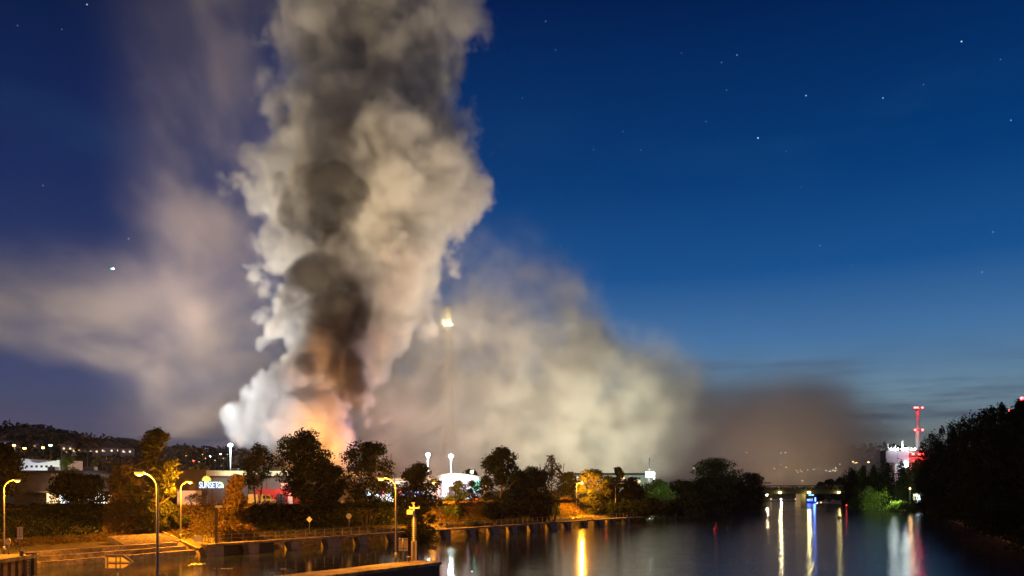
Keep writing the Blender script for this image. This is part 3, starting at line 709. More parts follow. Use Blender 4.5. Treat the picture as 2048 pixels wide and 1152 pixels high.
t = thing('camera_post', 'square post with a flat box on top at the start of the jetty', 'post', (PX(433, 106.5), 106.5, 1.6))
zt = PZ(1010, 106.5) - 1.6
MB().box((0, 0, zt / 2), (.3, .3, zt)).build('post', M_wallbrown, t); MB().box((.32, 0, zt - .2), (.85, .4, .3)).build('box', M_yellowboard, t); MB().tube([(0, 0, zt), (0, 0, zt + .4)], .04, 6).build('aerial', M_steel, t)
t = thing('barrier_panel', 'flat amber barrier panel at the top of the steps', 'barrier', (PX(396, 107.4), 107.4, 1.7)); 
MB().box((0, 0, .45), (1.1, .06, .8)).build('panel', M_yellowboard, t); MB().box((-.52, .05, .4), (.07, .06, 1)).box((.52, .05, .4), (.07, .06, 1)).build('frame', M_steel, t)
t = pole_sign('diamond sign on a post on the jetty in the dark', PX(619, 127), 127, 1.6, None, ph=2.7)
zq = 2.35; m = MB(); m.extr([(-.45, zq), (0, zq - .5), (.45, zq), (0, zq + .5)], -.1, -.06); m.build('face', M_yellowboard, t)
t = pole_sign('round sign on a post on the jetty in the dark', PX(698, 135), 135, 1.6, None, ph=2.9)
MB().tube([(0, -.12, 2.6), (0, -.07, 2.6)], .45, 20).build('face', M_paintgrey, t)

# red and dark buoys
for px, py, lb, m_ in ((1432, 1060, 'red cone buoy on the river nearest to the camera', M_redp), (1678, 1037, 'dark buoy on the lamp reflection before the bridge', M_dark), (1693, 1018, 'small red lit channel buoy by the right bank', M_redp), (1456, 1059, 'tiny dark buoy right of the red cone buoy', M_dark)):
    Y = CH * F / (py - HY); k = .5 if 'tiny' in lb else 1
    t = thing('buoy', lb, 'buoy', (PX(px, Y), Y, 0)); MB().tube([(0, 0, -.2), (0, 0, .35 * k), (0, 0, .5 * k), (0, 0, 1.5 * k)], [.5 * k, .5 * k, .3 * k, .06 * k], 12).build('float', m_, t, True)
    MB().tube([(0, 0, 1.45 * k), (0, 0, 1.65 * k)], .1 * k, 8).build('lantern', E_red if 'lit' in lb else m_, t)
# pale flakes standing in for light glints on the basin
for px, py, nn_, lb in ((398, 1128, 70, 'patch of bright flakes for light glints on the basin'), (455, 1137, 34, 'second thin patch of glint flakes, right of the larger one')):
    Y = CH * F / (py - HY); r = np.random.default_rng(px); a = r.normal(size=(nn_, 2)) * (.55, .85 if nn_ > 50 else .35) 
    C = np.stack([PX(px, Y) + a[:, 0], Y + a[:, 1], np.full(nn_, .02)], 1); an = r.random(nn_) * 6.28; s1 = .1 + .12 * r.random(nn_)
    d1 = np.stack([np.cos(an) * s1, np.sin(an) * s1, .0 * an], 1); d2 = np.stack([-np.sin(an) * s1 * .6, np.cos(an) * s1 * .6, .02 + .0 * an], 1)
    o = quads_obj('water_glints', np.stack([C - d1, C - d2, C + d1, C + d2], 1), mat('pale_glint', (.6, .6, .25), .4)); setp(o, lb, None, None, 'stuff')

# ------------------------------------------------------------------ buildings on the left bank
def text_part(name, txt, size, loc, m, parent, ext=.06, rz=0, offset=0.0, sx=1.0):
    c = bpy.data.curves.new(name, 'FONT'); c.body = txt; c.size = size; c.extrude = ext; c.offset = offset; c.align_x = 'LEFT'
    c.materials.append(m); o = bpy.data.objects.new(name, c); COL.objects.link(o); o.location = loc; o.rotation_euler = (math.pi / 2, 0, rz); dg_ = bpy.context.evaluated_depsgraph_get(); me = bpy.data.meshes.new_from_object(o.evaluated_get(dg_)); bpy.data.objects.remove(o)
    me.materials.clear(); me.materials.append(m); o = bpy.data.objects.new(name, me); COL.objects.link(o); o.location = loc; o.rotation_euler = (math.pi / 2, 0, rz); o.scale = (sx, 1, 1); o.parent = parent; return o
UZ = 5.7
# long low shop
Y0 = 168; xa, xb = PX(28, Y0), PX(350, Y0)
t = thing('long_shop', 'long low dark shop building with a clover shaped emblem and lit windows on the left', 'shop', ((xa + xb) / 2, Y0, UZ)); Wd = xb - xa; zt = PZ(941, Y0) - UZ
MB().box((0, 8, zt / 2 - .4), (Wd, 16, zt - .4)).build('wall', M_wallbrown, t)
MB().box((0, 7.6, zt - .3), (Wd + 1.6, 17.6, .6)).build('roof', M_roof, t)
MB().box((0, -.9, PZ(984, Y0) - UZ), (Wd, 1.8, .3)).build('canopy', M_roof, t)
wz0 = PZ(1007, Y0) - UZ; wz1 = PZ(986, Y0) - UZ
for i, (a, b, m_) in enumerate([(94, 118, E_warm), (120, 134, E_whitewin), (136, 150, emis('shop_cyan', (.55, .85, 1), 2)), (152, 172, E_warm), (174, 188, E_whitewin), (190, 210, emis('shop_window_bright', (.9, 1, 1), 4)), (212, 224, E_warm)]):
    x0, x1 = PX(a, Y0) - (xa + xb) / 2, PX(b, Y0) - (xa + xb) / 2
    w = MB().box(((x0 + x1) / 2, -.06, (wz0 + wz1) / 2), (x1 - x0, .1, (wz1 - wz0) * (.95 if i != 3 else .6))).build('window', m_, t)
    MB().box(((x0 + x1) / 2, -.13, (wz0 + wz1) / 2), (.08, .05, wz1 - wz0)).build('mullion', M_dark, w)
MB().box((PX(188, Y0) - (xa + xb) / 2, -.1, PZ(1009, Y0) - UZ), (3.2, .06, .7)).build('blue_panel', emis('blue_panel_glow', (.05, .05, .5), 1.2), t)
ex, ez = PX(114, Y0) - (xa + xb) / 2, PZ(957, Y0) - UZ
MB().box((ex, -.1, ez), (2.3, .1, 2.6)).build('emblem_panel', mat('emblem_brown', (.2, .16, .13), .7), t)
em = MB(); em.tube([(ex, -.22, ez), (ex, -.16, ez)], .55, 16)
for a_, b_2 in ((-.62, 0), (.62, 0), (0, .62), (0, -.45)): em.tube([(ex + a_, -.21, ez + b_2), (ex + a_, -.17, ez + b_2)], .4, 14)
em.build('emblem', mat('emblem_cream', (.5, .45, .33), .7), t)
MB().box((0, -.05, PZ(951, Y0) - UZ), (Wd, .08, .6)).build('fascia', M_wallbrown, t)
for i, (x_, w_) in enumerate(((-12, 1.6), (-4, 2.4), (5, 1.4), (11, 2.0))): MB().box((x_, 6, zt + .45), (w_, 1.6, .95)).build('roof_vent', M_steel, t)
MB().box((-9, -.06, 1.15), (1.8, .08, 2.3)).build('door', M_dark, t)
light('shop_light', 'WALL', (PX(185, Y0) - (xa + xb) / 2, -3.0, 3.4), 900, (.9, .95, 1), t, .3)
light('canopy_light', 'WALL', (PX(105, Y0) - (xa + xb) / 2, -3.0, 3.0), 350, (1, .7, .4), t, .3)

# white hall far behind on the left
Y0 = 262; t = thing('white_hall', 'white floodlit hall with a stepped roof behind the bright green tree', 'hall', (PX(66, Y0), Y0, UZ - .2)); Wd = 70 / F * Y0
zz = lambda y: PZ(y, Y0) - UZ + .2
MB().extr([(-Wd / 2, 0), (Wd / 2 + 3, 0), (Wd / 2 + 3, zz(920)), (2, zz(926)), (0, zz(925)), (-1.5, zz(918)), (-Wd / 2, zz(917))], 0, 14).build('wall', M_white, t)
m = MB()
for i in range(6): m.box((-2 + i * 1.6, -.05, zz(933)), (.7, .1, .7))
m.build('window', M_glass, t)
light('hall_light', 'WALL', (1, -9, 6), 2200, (.8, .8, 1), t, .4)
light('tree_light', 'WALL', (PX(128, 262) - PX(66, 262), -11, 7.5), 3500, (.95, 1, .55), t, .4)

# dark block + sign building
Y0 = 166; xa, xb = PX(352, Y0), PX(700, Y0); cx_ = (xa + xb) / 2
t = thing('sports_shop', 'wide grey shop building with a pale roof edge, glowing signs and a red lit entrance', 'shop', (cx_, Y0, UZ)); 
zz = lambda y: PZ(y, Y0) - UZ
X_ = lambda px: PX(px, Y0) - cx_
MB().box(((X_(415) + X_(700)) / 2, 9, zz(953) / 2), (X_(700) - X_(415), 18, zz(953))).build('wall', M_wallgrey, t)
MB().box(((X_(352) + X_(414.5)) / 2, 7.8, zz(939) / 2), (X_(414.5) - X_(352), 17, zz(939))).build('side_block', M_wallbrown, t)
MB().extr([(X_(415), zz(952.6)), (X_(702), zz(952.6)), (X_(702), zz(943)), (X_(415), zz(941))], -.7, 18).build('roof', M_roofpale, t)
MB().box(((X_(415) + X_(700)) / 2, -.75, zz(953.5)), (X_(702) - X_(415), .25, .35)).build('gutter', M_dark, t)
for x_, w_ in ((X_(440), 1.4), (X_(500), 2.2), (X_(575), 1.6), (X_(650), 2.4)): MB().box((x_, 9, zz(940)), (w_, 1.5, 1.1)).build('roof_vent', M_steel, t)
for k_ in range(8): MB().tube([(X_(425 + k_ * 36), -.2, 0), (X_(425 + k_ * 36), -.2, zz(954))], .07, 6).build('downpipe', M_dark, t)
light('roof_light', 'SPOT', (X_(470), -6.0, zz(948)), 1500, (1, 1, .75), t, .2, (X_(520), 4, zz(945)), 150)
light('roof_light', 'SPOT', (X_(570), -6.0, zz(948)), 1500, (1, 1, .75), t, .2, (X_(600), 4, zz(945)), 150)
E_sign = emis('sign_white_glow', (.62, .78, 1), 1.8); E_sun = emis('sign_yellow_glow', (1, .8, .08), 4); E_grn = emis('sign_green_glow', (.5, .9, .2), 3); E_rsign = emis('sign_red_glow', (1, .30, .18), 3)
sg = thing('wall_sign', 'glowing blue white letters with a yellow sun emblem on the grey shop wall', 'sign', (PX(398, Y0 - .95), Y0 - .95, PZ(976, Y0)))
text_part('lettering', 'SUNSET', 1.85, (0, 0, .0), E_sign, sg, .08, 0, .012, .60)
text_part('number', 'GR', 1.45, (3.75, 0, 0), E_sign, sg, .08, 0, .02, .66)
m = MB(); sc = (1.55, 2.05)
m.tube([(sc[0], .02, sc[1] - .55), (sc[0], -.05, sc[1] - .55)], .38, 14)
for i in range(9):
    a = math.radians(10 + i * 20); c0 = Vector((sc[0], 0, sc[1] - .55)); d0 = Vector((math.cos(a), 0, math.sin(a))); s0 = Vector((-d0.z, 0, d0.x)) * .09
    b = len(m.v); p0 = c0 + d0 * .5; p1 = c0 + d0 * 1.05
    for yq in (0.0, -.05):
        m.v += [tuple(p0 + s0 + Vector((0, yq, 0))), tuple(p0 - s0 + Vector((0, yq, 0))), tuple(p1 + Vector((0, yq, 0)))]
    m.f += [(b, b + 1, b + 2), (b + 5, b + 4, b + 3), (b, b + 3, b + 4, b + 1), (b + 1, b + 4, b + 5, b + 2), (b + 2, b + 5, b + 3, b)]
m.build('sun_emblem', E_sun, sg)
m = MB(); ac = [(4.25 + .75 * math.cos(math.radians(a)), -.02, .35 + .85 * math.sin(math.radians(a))) for a in range(-20, 120, 14)]; m.tube(ac, .07, 6); m.build('green_arc', E_grn, sg)
light('sign_light', 'POINT', (2, -1.6, .6), 22, (.55, .65, 1), sg, .3)
sg = thing('neon_sign', 'two lines of glowing red and pale letters above the red entrance', 'sign', (PX(562, Y0 - .7), Y0 - .7, PZ(980.5, Y0)))
text_part('upper_lettering', 'WOLFS AC:', 1.0, (0, 0, .78), E_rsign, sg, .05, 0, .01, .80)
text_part('lower_lettering', 'VITAMIT', 1.0, (0, 0, 0), E_rsign, sg, .05, 0, .01, .98)
light('sign_light', 'POINT', (1.8, -1.8, -.2), 160, (1, .02, .02), sg, .3)
# red entrance
MB().box((X_(555), -.7, zz(995)), (X_(602) - X_(512), 1.0, 3.6)).build('red_entrance', M_redwall, t)
MB().tube([(X_(544), -1.6, 0), (X_(544), -1.6, zz(991))], .85, 16).build('red_column', M_redwall, t, True)
MB().box((X_(566), -1.25, zz(998)), (1.8, .1, 2.2)).build('doorway', M_dark, t)
MB().box((X_(586), -2.0, zz(997)), (.9, .15, 2.2)).build('notice_board', M_white, t)
light('entrance_light', 'WALL', (X_(575), -5, 2.6), 260, (1, .12, .1), t, .3)
light('yard_light', 'WALL', (X_(530), -9, 3.2), 260, (.8, .85, 1), t, .3)

# container, gates, fence, van
Y0 = 140
t = thing('site_container', 'pale white container standing above the orange lit slope', 'container', (PX(379, Y0), Y0, UZ)); MB().box((0, 0, 1.5), (3.2, 2.6, 2.5)).build('body', M_white, t)
m = MB(); [m.box((-1.5 + i * .3, -1.33, 1.5), (.06, .05, 2.3)) for i in range(11)]; m.build('ribs', M_white, t)
light('container_light', 'WALL', (0, -6, 4.6), 170, (.8, .8, 1), t, .3)
t = thing('metal_gate', 'dark metal gate with horizontal bars right of the container', 'gate', (PX(406, 140), 140, UZ)); m = MB(); [m.box((0, 0, .4 + i * .26), (1.6, .05, .06)) for i in range(6)]; m.build('bars', M_steel, t); MB().box((-.8, 0, 1), (.08, .08, 2)).box((.8, 0, 1), (.08, .08, 2)).build('gate_frame', M_steel, t)
t = thing('yard_fence', 'pale mesh fence with white posts before the red entrance', 'fence', (PX(520, 146), 146, UZ))
for i in range(9): MB().box((i * 1.05, 0, .95), (.08, .08, 1.9)).build('post', M_white, t)
m = MB(); [m.box((4.2, 0, .3 + i * .5), (8.5, .02, .03)) for i in range(4)]; [m.box((i * .21, 0, .95), (.015, .015, 1.8)) for i in range(40)]; m.build('mesh_panel', M_steel, t)

def car(label, X, Y, z, rz, body, kind='car', tail=False, group=None):
    t = thing('parked_' + kind, label, kind, (X, Y, z), rz, group)
    m = MB()
    if kind == 'van': prof = [(-2.4, .35), (2.4, .35), (2.45, .95), (1.9, 1.15), (1.3, 1.95), (-2.35, 2.05), (-2.45, .9)]
    else: prof = [(-2.1, .32), (2.1, .32), (2.15, .72), (1.15, .88), (.6, 1.38), (-.9, 1.42), (-1.7, .98), (-2.15, .9)]
    m.extr(prof, -.85, .85); m.build('body', body, t)
    gl = [(-.75, .95), (.95, .93), (.52, 1.32), (-.85, 1.34)] if kind == 'car' else [(.2, 1.2), (1.75, 1.2), (1.25, 1.85), (.2, 1.88)]
    MB().extr(gl, -.865, .865).build('side_glass', M_glass, t)
    for sx in (-1.35, 1.35):
        for sy in (-.86, .68):
            w = MB().tube([(sx, sy, .33), (sx, sy + .2, .33)], .33, 14).build('wheel', M_rubber, t); MB().tube([(sx, sy - .02, .33), (sx, sy + .22, .33)], .18, 10).build('rim', M_steel, w)
    for sy in (-.62, .62):
        MB().box((-2.17, sy, .78), (.1, .34, .16)).build('taillight', E_red if tail else M_redp, t)
        MB().box((2.16, sy, .62), (.1, .34, .14)).build('headlight', E_whitewin if tail else M_white, t)
    return t
car('white van parked by the fence of the red lit entrance', PX(524, 150), 150, UZ, .2, mat('white_car_paint', (.7, .75, .8), .3), 'van')
car('red car glowing in the light below the biggest dark tree', PX(628, 152), 152, UZ, .1, M_redp, 'car', True)
car('white car behind the hedge between the two broad trees', PX(662, 153), 153, UZ, .1, MATS['white_car_paint'], 'car')
car('car with lit red taillights on the road left of the tall dense tree', PX(974, 176), 176, UZ, -.4, M_dark, 'car', True)
car('car with lit red taillights on the road right of the far orange lamp', PX(1194, 224), 224, UZ - .4, .5, M_dark, 'car', True)
car('car with red taillights on the road behind the dark upright tree', PX(1223, 232), 232, UZ - .4, .5, M_redp, 'car', True)

# bright shop front seen through the broad trees
Y0 = 186; xa, xb = PX(640, Y0), PX(872, Y0); cx_ = (xa + xb) / 2
t = thing('bright_shop', 'long brightly lit white shop front showing through the broad trees', 'shop', (cx_, Y0, UZ)); zz = lambda y: PZ(y, Y0) - UZ; X_ = lambda px: PX(px, Y0) - cx_
MB().box((0, 8, zz(962) / 2), (xb - xa, 16, zz(962))).build('wall', M_white, t)
MB().box((0, 7.5, zz(959)), (xb - xa + 1, 17, .5)).build('roof', M_roofpale, t)
for i in range(9):
    a = X_(652 + i * 24); MB().box((a + 1, -.06, zz(994)), (1.9, .1, 2.0)).build('window', E_whitewin if i % 3 else emis('shop_cyan2', (.5, .9, 1), 6), t)
for px, c_ in ((762, (1, .15, .5)), (815, (.1, .1, 1)), (835, (.15, .3, 1)), (800, (1, .1, .1))):
    MB().box((X_(px), -.14, zz(986)), (1.4, .08, .8)).build('advert', emis('advert_%d' % px, c_, 5), t)
for px in (680, 745, 800, 850): light('front_light', 'WALL', (X_(px), -4.5, zz(985)), 600, (.85, .95, 1), t, .3)

# white hall with the shallow curved roof
Y0 = 196; t = thing('curved_hall', 'white hall with a shallow curved roof, brightly floodlit', 'hall', (PX(918, Y0), Y0, UZ)); zz = lambda y: PZ(y, Y0) - UZ; X_ = lambda px: PX(px, Y0) - PX(918, Y0)
arc = [(X_(px), zz(y)) for px, y in ((862, 960), (872, 957), (884, 953), (900, 950.5), (915, 950.5), (930, 952), (950, 955), (966, 959))]
MB().extr([(X_(862), 0)] + [(X_(966), 0)] + list(reversed(arc)), 0, 26).build('wall', M_white, t)
rf = MB(); rf.extr([(x, z + .02) for x, z in arc] + [(x, z + .5) for x, z in reversed(arc)], -.6, 26.5); rf.build('roof', M_roofpale, t)
MB().box((X_(880), -.08, zz(976)), (.9, .12, 3.6)).build('tall_window', mat('lilac_glass', (.25, .22, .4), .2), t)
MB().box((X_(902), -.3, zz(983)), (1.0, .6, 2.4)).build('door', M_wallgrey, t)
gl = MB().box((X_(951), -.1, zz(972)), (1.6, .12, 2.2)).build('green_sign', emis('green_sign_glow', (.1, .9, .6), 4), t)
for px in (885, 912, 940): light('hall_light', 'WALL', (X_(px), -6.5, zz(966)), 1300, (.86, .84, 1), t, .3)
t2 = thing('roof_floodlight', 'small white floodlight shining on the right end of the curved roof', 'floodlight', (PX(944, 205), 205, PZ(952, 205)))
MB().tube([(0, 0, 0), (0, 0, 1.0)], .06, 6).build('post', M_steel, t2); MB().box((0, 0, 1.1), (.7, .3, .45)).build('lamp', E_white, t2); light('lamp_light', 'POINT', (0, -.5, 1.1), 1800, (.9, 1, .9), t2, .25)

# flood light masts
def flood(label, px, ytop, Y, lit=True, power=9000, heads=4, col=(.8, 1, .95), base=UZ, group='floodlight masts'):
    X = PX(px, Y); H = PZ(ytop, Y) - base
    t = thing('floodlight_mast', label, 'floodlight mast', (X, Y, base), 0, group)
    MB().tube([(0, 0, 0), (0, 0, H)], [.2, .1], 8).build('pole', M_white if lit else M_steel, t, True)
    MB().box((0, 0, H), (1.8 if heads < 4 else 1.0, .1, .1)).build('crossarm', M_steel, t)
    for i in range(heads):
        MB().box(((-.75 + i * 1.5, -.12, H + .12) if heads < 4 else ((-.36, -.12, H + .2), (.36, -.12, H + .2), (0, -.12, H + .5), (0, -.14, H - .12))[i]), (.5, .22, .42)).build('lamp', E_white if lit else M_steel, t)
    if lit: light('lamp_light', 'POINT', (0, -.7, H + .15), power, col, t, .35)
    return t
flood('lit floodlight mast left of the smoke above the sign building', 461, 892, 232, power=9000)
flood('lit floodlight mast behind the bright shop, left of the pair', 856, 911, 240, power=9000, base=UZ)
flood('lit floodlight mast above the curved hall, right of the pair', 902, 914, 228, power=9000, base=UZ)
for i, (px, yt, Y) in enumerate([(123, 890, 250), (175, 903, 262), (195, 912, 300), (205, 919, 340), (215, 925, 380), (3, 874, 210)]):
    flood(['tallest unlit twin armed lamp mast by the bright green tree', 'unlit lamp mast just right of the bright green tree', 'third unlit lamp mast behind the long shop', 'fourth unlit lamp mast, smaller, behind the long shop', 'smallest and farthest unlit lamp mast behind the long shop', 'lamp mast at the very left edge above the dark tree'][i], px, yt, Y, lit=False, heads=2, group='unlit lamp masts')
# far left shadow: neighbourhood lights near the masts
# terrace block far right of centre (long pale building) with mast
Y0 = 340; t = thing('long_pale_building', 'long pale lit building with window bands far behind the middle trees', 'building', (PX(1215, Y0), Y0, UZ)); zz = lambda y: PZ(y, Y0) - UZ; X_ = lambda px: PX(px, Y0) - PX(1215, Y0)
MB().box(((X_(1130) + X_(1292)) / 2, 8, zz(950) / 2), (X_(1292) - X_(1130), 16, zz(950))).build('wall', mat('pale_cladding', (.42, .45, .36), .6, var=.1), t)
MB().box(((X_(1130) + X_(1296)) / 2, 7.5, zz(948)), (X_(1296) - X_(1130), 18, .8)).build('roof', M_roof, t)
for j in range(3):
    for i in range(10):
        a = X_(1140 + i * 15); MB().box((a, -.06, zz(956 + j * 7)), (2.4, .1, .8)).build('window', M_glass if (i * 3 + j) % 7 else E_warm, t)
light('facade_light', 'WALL', (X_(1160), -14, 8), 1300, (.95, 1, .7), t, .5); light('facade_light', 'WALL', (X_(1265), -14, 7), 1300, (.95, 1, .75), t, .5)
Y0 = 330; t = thing('telecom_mast', 'thin lattice mast with a bright lamp box right of the long pale building', 'mast', (PX(1299, Y0), Y0, UZ)); H = PZ(916, Y0) - UZ; m = MB()
for sx, sy in ((-.5, 0), (.5, 0), (0, .8)): m.tube([(sx, sy, 0), (sx * .3, sy * .3, H)], .09, 5)
for k in range(12): z0 = H * k / 12; w = .5 * (1 - .7 * k / 12); m.bar((-w, 0, z0), (w, 0, z0 + H / 12), .08)
m.build('lattice', M_steel, t); MB().box((0, -.8, PZ(949, Y0) - UZ), (3.2, .6, 2.2)).build('lamp_box', emis('cyan_white', (.75, 1, .95), 14), t); MB().box((1.9, -.3, PZ(952, Y0) - UZ), (.5, .4, 3)).build('antenna', M_white, t)
light('lamp_light', 'POINT', (0, -3, PZ(949, Y0) - UZ), 5000, (.8, 1, .9), t, .5)

# ------------------------------------------------------------------ bridge
BY = 371; t = thing('truss_bridge', 'dark steel truss bridge across the river with lamps under its girder', 'bridge', (PX(1605, BY), BY, 0)); X_ = lambda px: PX(px, BY) - PX(1605, BY); Z_ = lambda y: PZ(y, BY)
M_bsteel = mat('bridge_steel', (.03, .026, .014), .6, .3, var=.3, scale=1)
for side, yo in ((0, 0.0), (1, 5.0)):
    m = MB(); m.box(((X_(1500) + X_(1790)) / 2, yo, Z_(971.5)), (X_(1790) - X_(1500), .4, .35)); m.box(((X_(1500) + X_(1790)) / 2, yo, Z_(980)), (X_(1790) - X_(1500), .4, .4))
    x = 1500
    while x < 1790:
        m.bar((X_(x + 2), yo, Z_(980)), (X_(x + 8.5), yo, Z_(971.5)), .35); m.bar((X_(x + 15), yo, Z_(980)), (X_(x + 9.5), yo, Z_(971.5)), .35)
        m.box((X_(x + 21), yo, Z_(975.8)), (.22, .22, Z_(971.5) - Z_(980))); x += 27
    m.build('truss', M_bsteel, t)
MB().box(((X_(1500) + X_(1790)) / 2, 2.5, Z_(984.3)), (X_(1790) - X_(1500), 6, Z_(981) - Z_(987.5))).build('girder', M_bsteel, t)
pr = MB(); pr.box((X_(1605.5), 2.5, Z_(987.6) / 2 - 1), (2.4, 7, Z_(987.6) + 2), taper=.9); pr.build('pier', M_conc, t)
m = MB(); m.tube([(X_(1528), -1, Z_(980)), (X_(1528), -1, Z_(966))], .12, 6); m.box((X_(1534), -1, Z_(966)), (3, .3, .5)); m.build('signal_arm', M_bsteel, t)
for px, py in ((1559, 984), (1617, 984), (1677, 984)):
    l = MB().box((X_(px), -.6, Z_(py + 1)), (1.0, .5, .7)).build('bridge_lamp', emis('yellow_lamp', (1, .85, .35), 26), t)
    light('lamp_light', 'POINT', (X_(px), -1.6, Z_(py + 1.8)), 1000, (1, .72, .20), t, .3)
light('pier_light', 'POINT', (X_(1612), -3, Z_(990)), 300, (.9, .9, .2), t, .3)
ab = thing('bridge_abutment', 'dark stone abutment under the right end of the bridge', 'abutment', (PX(1700, BY), BY + 2.5, 0)); MB().box((4, 0, 2.6), (10, 7.5, 6.2)).build('wall', M_darkconc, ab)
t = thing('quay_lamp', 'bright warm lamp at the left foot of the bridge', 'lamp', (PX(1533, 385), 385, 0)); z0 = PZ(991, 385)
MB().tube([(0, 0, -.5), (0, 0, z0)], .1, 6).build('post', M_steel, t); MB().box((0, 0, z0 + .2), (.9, .6, .7)).build('lamp', emis('warm_white', (1, .8, .5), 40), t); light('lamp_light', 'POINT', (0, -1, z0 + .2), 7000, (1, .72, .4), t, .4)
# vessel with blue lights beyond the bridge
Y0 = 470; t = thing('work_boat', 'small work boat with blue lights beyond the bridge pier', 'boat', (PX(1622, Y0), Y0, 0))
MB().extr([(-3.5, .1), (3.2, .1), (4.2, 1.0), (-3.7, .9)], -1.2, 1.2).build('hull', M_bluep, t); MB().box((-.6, 0, 1.7), (2.6, 1.8, 1.5)).build('cabin', M_white, t)
MB().tube([(0, 0, 2.4), (0, 0, PZ(990, Y0))], .08, 6).build('mast', M_steel, t)
m = MB(); m.box((.1, 0, PZ(990, Y0)), (3.0, .3, .4)); m.box((2.2, -.9, PZ(999, Y0)), (.5, .3, 2.2)); m.box((-1.8, -.9, PZ(1000, Y0)), (1.6, .3, .5)); m.build('blue_light', E_bluegl, t)
light('lamp_light', 'POINT', (1, -2.5, 2.6), 500, (.1, .25, 1), t, .4)
# quay beyond bridge: lights and low landing stage
Y0 = 520; t = thing('landing_stage', 'low dark landing stage across the water beyond the bridge', 'landing stage', (PX(1580, Y0), Y0, 0)); MB().box((4, 0, .9), (40, 2, .5)).build('deck', M_darkconc, t); m = MB(); [m.box((-14 + i * 6, 0, .2), (.4, .6, 1.6)) for i in range(7)]; m.build('piles', M_darkconc, t)
for i, (px, py, lb) in enumerate([(1542, 999, 'farthest left small lamp on the water beyond the bridge'), (1562, 1001, 'white lilac lamp low over the water left of the bridge pier'), (1591, 1003, 'faint small lamp over the water close to the bridge pier'), (1633, 1002, 'warm lamp over the water right of the blue lights'), (1642, 1006, 'small orange lamp over the water right of the blue lights')]):
    Y0 = 516; t = thing('mooring_lamp', lb, 'lamp', (PX(px, Y0), Y0, 0), 0, 'lamps over the water beyond the bridge'); z0 = max(1.4, PZ(py, Y0)); MB().tube([(0, 0, -1), (0, 0, z0)], .08, 6).build('post', M_steel, t)
    MB().box((0, 0, z0 + .2), (.7, .5, .6)).build('lamp', [E_warm, emis('lilac_lamp', (.8, .75, 1), 25), E_warm, emis('yellow_lamp2', (1, .9, .5), 15), E_orange][i], t)
    if i in (1, 3): light('lamp_light', 'POINT', (0, -1, z0 + .2), 1800, (1, .9, .6), t, .3)

# ------------------------------------------------------------------ power station on the right
Y0 = 430; t = thing('power_station', 'pale power station block with floodlit roof and red lit wing behind the poplars', 'power station', (PX(1812, Y0), Y0, 2.5)); zz = lambda y: PZ(y, Y0) - 2.5; X_ = lambda px: PX(px, Y0) - PX(1812, Y0)
MB().box(((X_(1772) + X_(1818)) / 2, 3, (zz(901) + zz(926)) / 2), (X_(1818) - X_(1772), 6, zz(901) - zz(926))).build('upper_block', mat('lilac_cladding', (.42, .40, .46), .6, var=.06, scale=.3), t)
MB().box((X_(1771.2), 3, (zz(901) + zz(926)) / 2), (.4, 5.6, zz(901) - zz(926))).build('dark_end', M_dark, t)
MB().box((X_(1795), .02, (zz(901) + zz(926)) / 2), (.12, .1, zz(901) - zz(926) - .4)).build('joint', M_dark, t)
MB().box((X_(1808), 4.2, zz(927) / 2), (X_(1822) - X_(1790), 6, zz(927))).build('base_block', M_white, t)
MB().box(((X_(1818) + X_(1868)) / 2 + .05, 9, zz(914) / 2), (X_(1868) - X_(1818), 16, zz(914))).build('red_wing', mat('red_lit_wall', (.5, .16, .12), .7), t)
MB().box(((X_(1824) + X_(1862)) / 2, 9, zz(906)), (X_(1862) - X_(1824), 12, zz(900) - zz(912))).build('roof_house', M_wallbrown, t)
MB().box(((X_(1766) + X_(1860)) / 2, -.3, zz(900.4)), (X_(1860) - X_(1766), .2, .3)).build('parapet', M_dark, t)
for px, hh_ in ((1769, 6), (1783, 15), (1789, 6), (1798, 12), (1812, 20), (1825, 8), (1832, 6), (1850, 10), (1860, 12)):
    w_ = .9 if px in (1812, 1850) else .35
    MB().tube([(X_(px), 4, zz(901)), (X_(px), 4, zz(901 - hh_))], w_ / 2, 8).build('vent_pipe', M_white, t)
for px, lit_ in ((1784, 1), (1790, 1), (1797, 1), (1808, 2), (1814, 2), (1825, 1), (1831, 1)):
    MB().box((X_(px), 1, zz(898.5)), (.8 if lit_ == 1 else 1.6, .5, 1.0 if lit_ == 1 else 1.5)).build('roof_lamp', E_white, t)
light('roof_light', 'POINT', (X_(1811), -2, zz(895)), 1200, (.85, .95, 1), t, .6)
light('roof_light', 'POINT', (X_(1788), -2, zz(896)), 700, (.85, 1, .95), t, .5)
light('front_light', 'WALL', (X_(1790), -22, zz(890)), 4000, (.85, .85, 1), t, .6)
light('red_light', 'POINT', (X_(1840), -5, zz(908)), 4500, (1, .03, .02), t, .5)
light('white_light', 'POINT', (X_(1813), -3, zz(930)), 500, (.8, .9, 1), t, .5)
MB().box((X_(1812.5), -.4, zz(929)), (1.6, .4, 1.6)).build('wall_lamp', E_white, t)
for px in (1826, 1838, 1846): MB().box((X_(px), -.3, zz(908)), (.9, .4, .9)).build('red_lamp', E_red, t)
